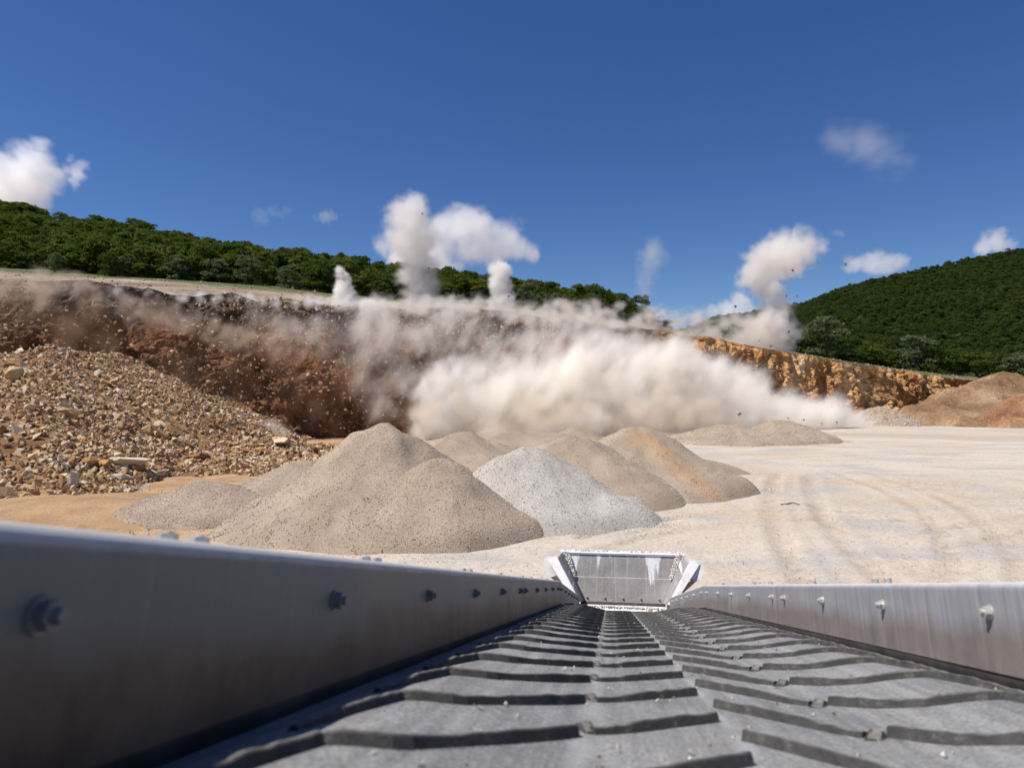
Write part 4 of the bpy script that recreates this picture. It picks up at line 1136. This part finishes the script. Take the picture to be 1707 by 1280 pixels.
# dust along the ledge
P, Rr = fill([560, 620, 700, 800, 870, 950, 1050, 1130, 1200, 1280, 1330], [500, 495, 492, 492, 502, 494, 502, 514, 518, 516, 528], [515, 520, 522, 522, 530, 540, 556, 566, 576, 588, 592], 420, (10, 17), 8, 4.0, 3)
vapour('ledge_dust', 'tan dust rolling along the edge of the ledge', P, Rr, .24, .55, (.965, .905, .84), .42, 3.1, 3.5, .9, stretch=(.7, 1, 1.1), bias=.02, sharp=1.5, flow=R(10))
P, Rr = fill([110, 180, 250, 400, 560, 640], [470, 476, 482, 488, 496, 496], [486, 490, 496, 504, 514, 518], 200, (6, 10), 9, 3.0, 13)
vapour('ledge_dust', 'low white dust skimming the bench above the dark face', P, Rr, .26, 1.1, WHITE, .40, 3.0, 2, .8, bias=.1, aniso=0.0, stretch=(.5, 1, 1.3))
# brown dust over the falling face
P, Rr = fill([-60, 150, 300, 430, 560, 690], [462, 470, 490, 520, 560, 600], [600, 640, 690, 700, 710, 715], 160, (30, 45), 1.0, 2.5, 4)
vapour('brown_dust', 'reddish brown dust hanging before the collapsing earth face', P, Rr, .5, .080, (.80, .56, .38), .17, 3.2, 5, .9, bias=-.05, stretch=(1.1, 1, .6), flow=R(-15))
P, Rr = fill([-60, 60, 140, 240, 330, 440, 500], [450, 448, 458, 486, 508, 545, 575], [500, 506, 512, 535, 556, 590, 600], 260, (12, 20), 3.0, 2.0, 5)
vapour('brown_dust', 'dense curl of brown dust along the top of the collapsing face', P, Rr, .28, .50, (.80, .655, .54), .40, 3.4, 3.5, .9, bias=-.12, sharp=1.5, stretch=(1.0, 1, .7), flow=R(-28))
P, Rr = fill([375, 420, 475], [690, 684, 704], [730, 732, 730], 40, (8, 14), -8, 1.5, 6)
vapour('dust_puff', 'small grey dust puff at the foot of the dark face', P, Rr, .2, .45, (.94, .89, .84), .5, 3.0, 1.5, .8)
# columns shot up from the blast holes
def plume(label, line, Yd, dens, color, ns, seed, res=.22, amp=1.6, fall=.6):
    rg = np.random.default_rng(seed); P, Rr = [], []
    L_ = np.array(line, float)
    tt = np.linspace(0, len(L_) - 1, len(L_) * 9)
    for t in tt:
        px, py, r = [np.interp(t, np.arange(len(L_)), L_[:, q]) for q in range(3)]
        p = at(px + rg.uniform(-.35, .35) * r, py + rg.uniform(-.2, .2) * r, Yd); p[1] += rg.uniform(-.4, .4) * r / F * Yd
        P.append(p); Rr.append(r / F * Yd * rg.uniform(.8, 1.15))
    vapour('dust_plume', label, P, Rr, res, dens * 1.4, color, ns * 1.2, amp * 1.5, 2.2, fall * 1.3, bias=.22, sharp=1.6, group='dust columns over the blast holes', cat='dust plume')
plume('tall tan dust column ending in a round white head', [(706, 512, 26), (702, 490, 24), (698, 465, 24), (692, 440, 26), (690, 415, 30), (688, 390, 36), (685, 370, 34), (692, 350, 22)], 98, .42, (.975, .955, .93), .32, 1)
plume('short jagged white jet of dust at the ledge', [(578, 520, 17), (577, 500, 15), (574, 482, 12), (569, 465, 9), (565, 450, 7)], 88, 1.5, (.99, .975, .95), .6, 2, .14, 1.3, .5)
plume('thin white dust column with a knobbed top', [(838, 508, 20), (836, 490, 15), (833, 472, 12), (830, 458, 14), (835, 442, 14)], 99, 1.2, (.99, .975, .95), .5, 3, .15, 1.3, .5)
plume('faint thin dust column fading into the sky', [(1072, 490, 14), (1078, 465, 14), (1085, 440, 18), (1092, 420, 20), (1088, 402, 12)], 108, .10, WHITE, .35, 4, .3, 2.0, .8)
plume('big leaning dust column with a cauliflower head', [(1270, 575, 34), (1285, 548, 28), (1294, 520, 22), (1292, 495, 18), (1276, 468, 26), (1290, 442, 34), (1316, 422, 33), (1292, 410, 24), (1256, 458, 24)], 112, .48, (.975, .95, .925), .28, 5, .3)

# fair weather clouds far behind
def cloud(label, blobs, Yd, dens, ns, seed, res=6.5, amp=2.3, stretch=(1, 1, 1.2), fall=.55):
    rg = np.random.default_rng(seed); P, Rr = [], []
    for (px, py, r) in blobs:
        for q in range(8):
            p = at(px + rg.uniform(-.5, .5) * r, py + rg.uniform(-.35, .35) * r, Yd); p[1] += rg.uniform(-.6, .6) * r / F * Yd
            P.append(p); Rr.append(r / F * Yd * rg.uniform(.75, 1.1))
    vapour('cloud', label, P, Rr, res, dens, (.995, .995, .995), ns, amp, 95, fall * 1.3, aniso=.5, bias=.22, sharp=1.5, cat='cloud', stretch=stretch, group='fair weather clouds')
cloud('tall white cloud rising behind the wooded hill', [(20, 325, 40), (35, 295, 36), (55, 270, 28), (62, 255, 20), (70, 245, 14), (10, 300, 34), (55, 335, 20), (-25, 310, 46), (35, 318, 28), (45, 285, 24)], 2600, .016, .006, 1)
cloud('small ragged cloud beside the tall one', [(130, 292, 15), (120, 305, 11), (138, 283, 11), (114, 266, 6)], 2600, .014, .009, 2)
cloud('broad flat based cloud behind the tall dust column', [(745, 392, 30), (765, 385, 32), (790, 380, 30), (815, 395, 28), (835, 402, 26), (862, 412, 20), (810, 412, 24), (785, 414, 24), (740, 408, 24), (885, 417, 12), (845, 415, 18)], 2600, .016, .006, 3)
cloud('low cloud at the foot of the tall dust column', [(660, 425, 26), (640, 415, 16), (700, 435, 24), (740, 442, 20), (765, 444, 10), (680, 405, 24)], 2600, .016, .007, 4)
cloud('long small cloud resting against the mountain ridge', [(1425, 440, 14), (1450, 436, 16), (1475, 440, 15), (1500, 440, 12), (1462, 446, 14)], 2900, .016, .009, 5)
cloud('white puff of cloud peeping over the mountain ridge', [(1652, 404, 16), (1665, 408, 12), (1640, 412, 12), (1685, 410, 9)], 2900, .018, .010, 6)
cloud('small cloud behind the big leaning dust column', [(1210, 515, 16), (1190, 520, 10), (1230, 508, 18), (1240, 520, 16)], 2900, .016, .009, 7)
cloud('thin streaked veil of high cloud over the mountain', [(1400, 232, 26), (1440, 245, 30), (1475, 262, 28), (1515, 272, 24), (1425, 255, 20)], 2900, .0032, .006, 8, 9, 2.6, (.45, 1, 2.4), 1.0)
cloud('wisp of cloud beside the short white jet', [(540, 360, 11), (550, 356, 8), (528, 364, 6)], 2900, .006, .014, 9, 6, 2.0)
cloud('faint double wisp of cloud above the wooded hill', [(440, 362, 12), (462, 354, 11), (478, 350, 6)], 2900, .0022, .014, 10, 6, 2.2)
cloud('tiny faint cloud high above the big leaning column', [(1392, 389, 9), (1400, 390, 7)], 2900, .004, .014, 11, 6, 2.0)
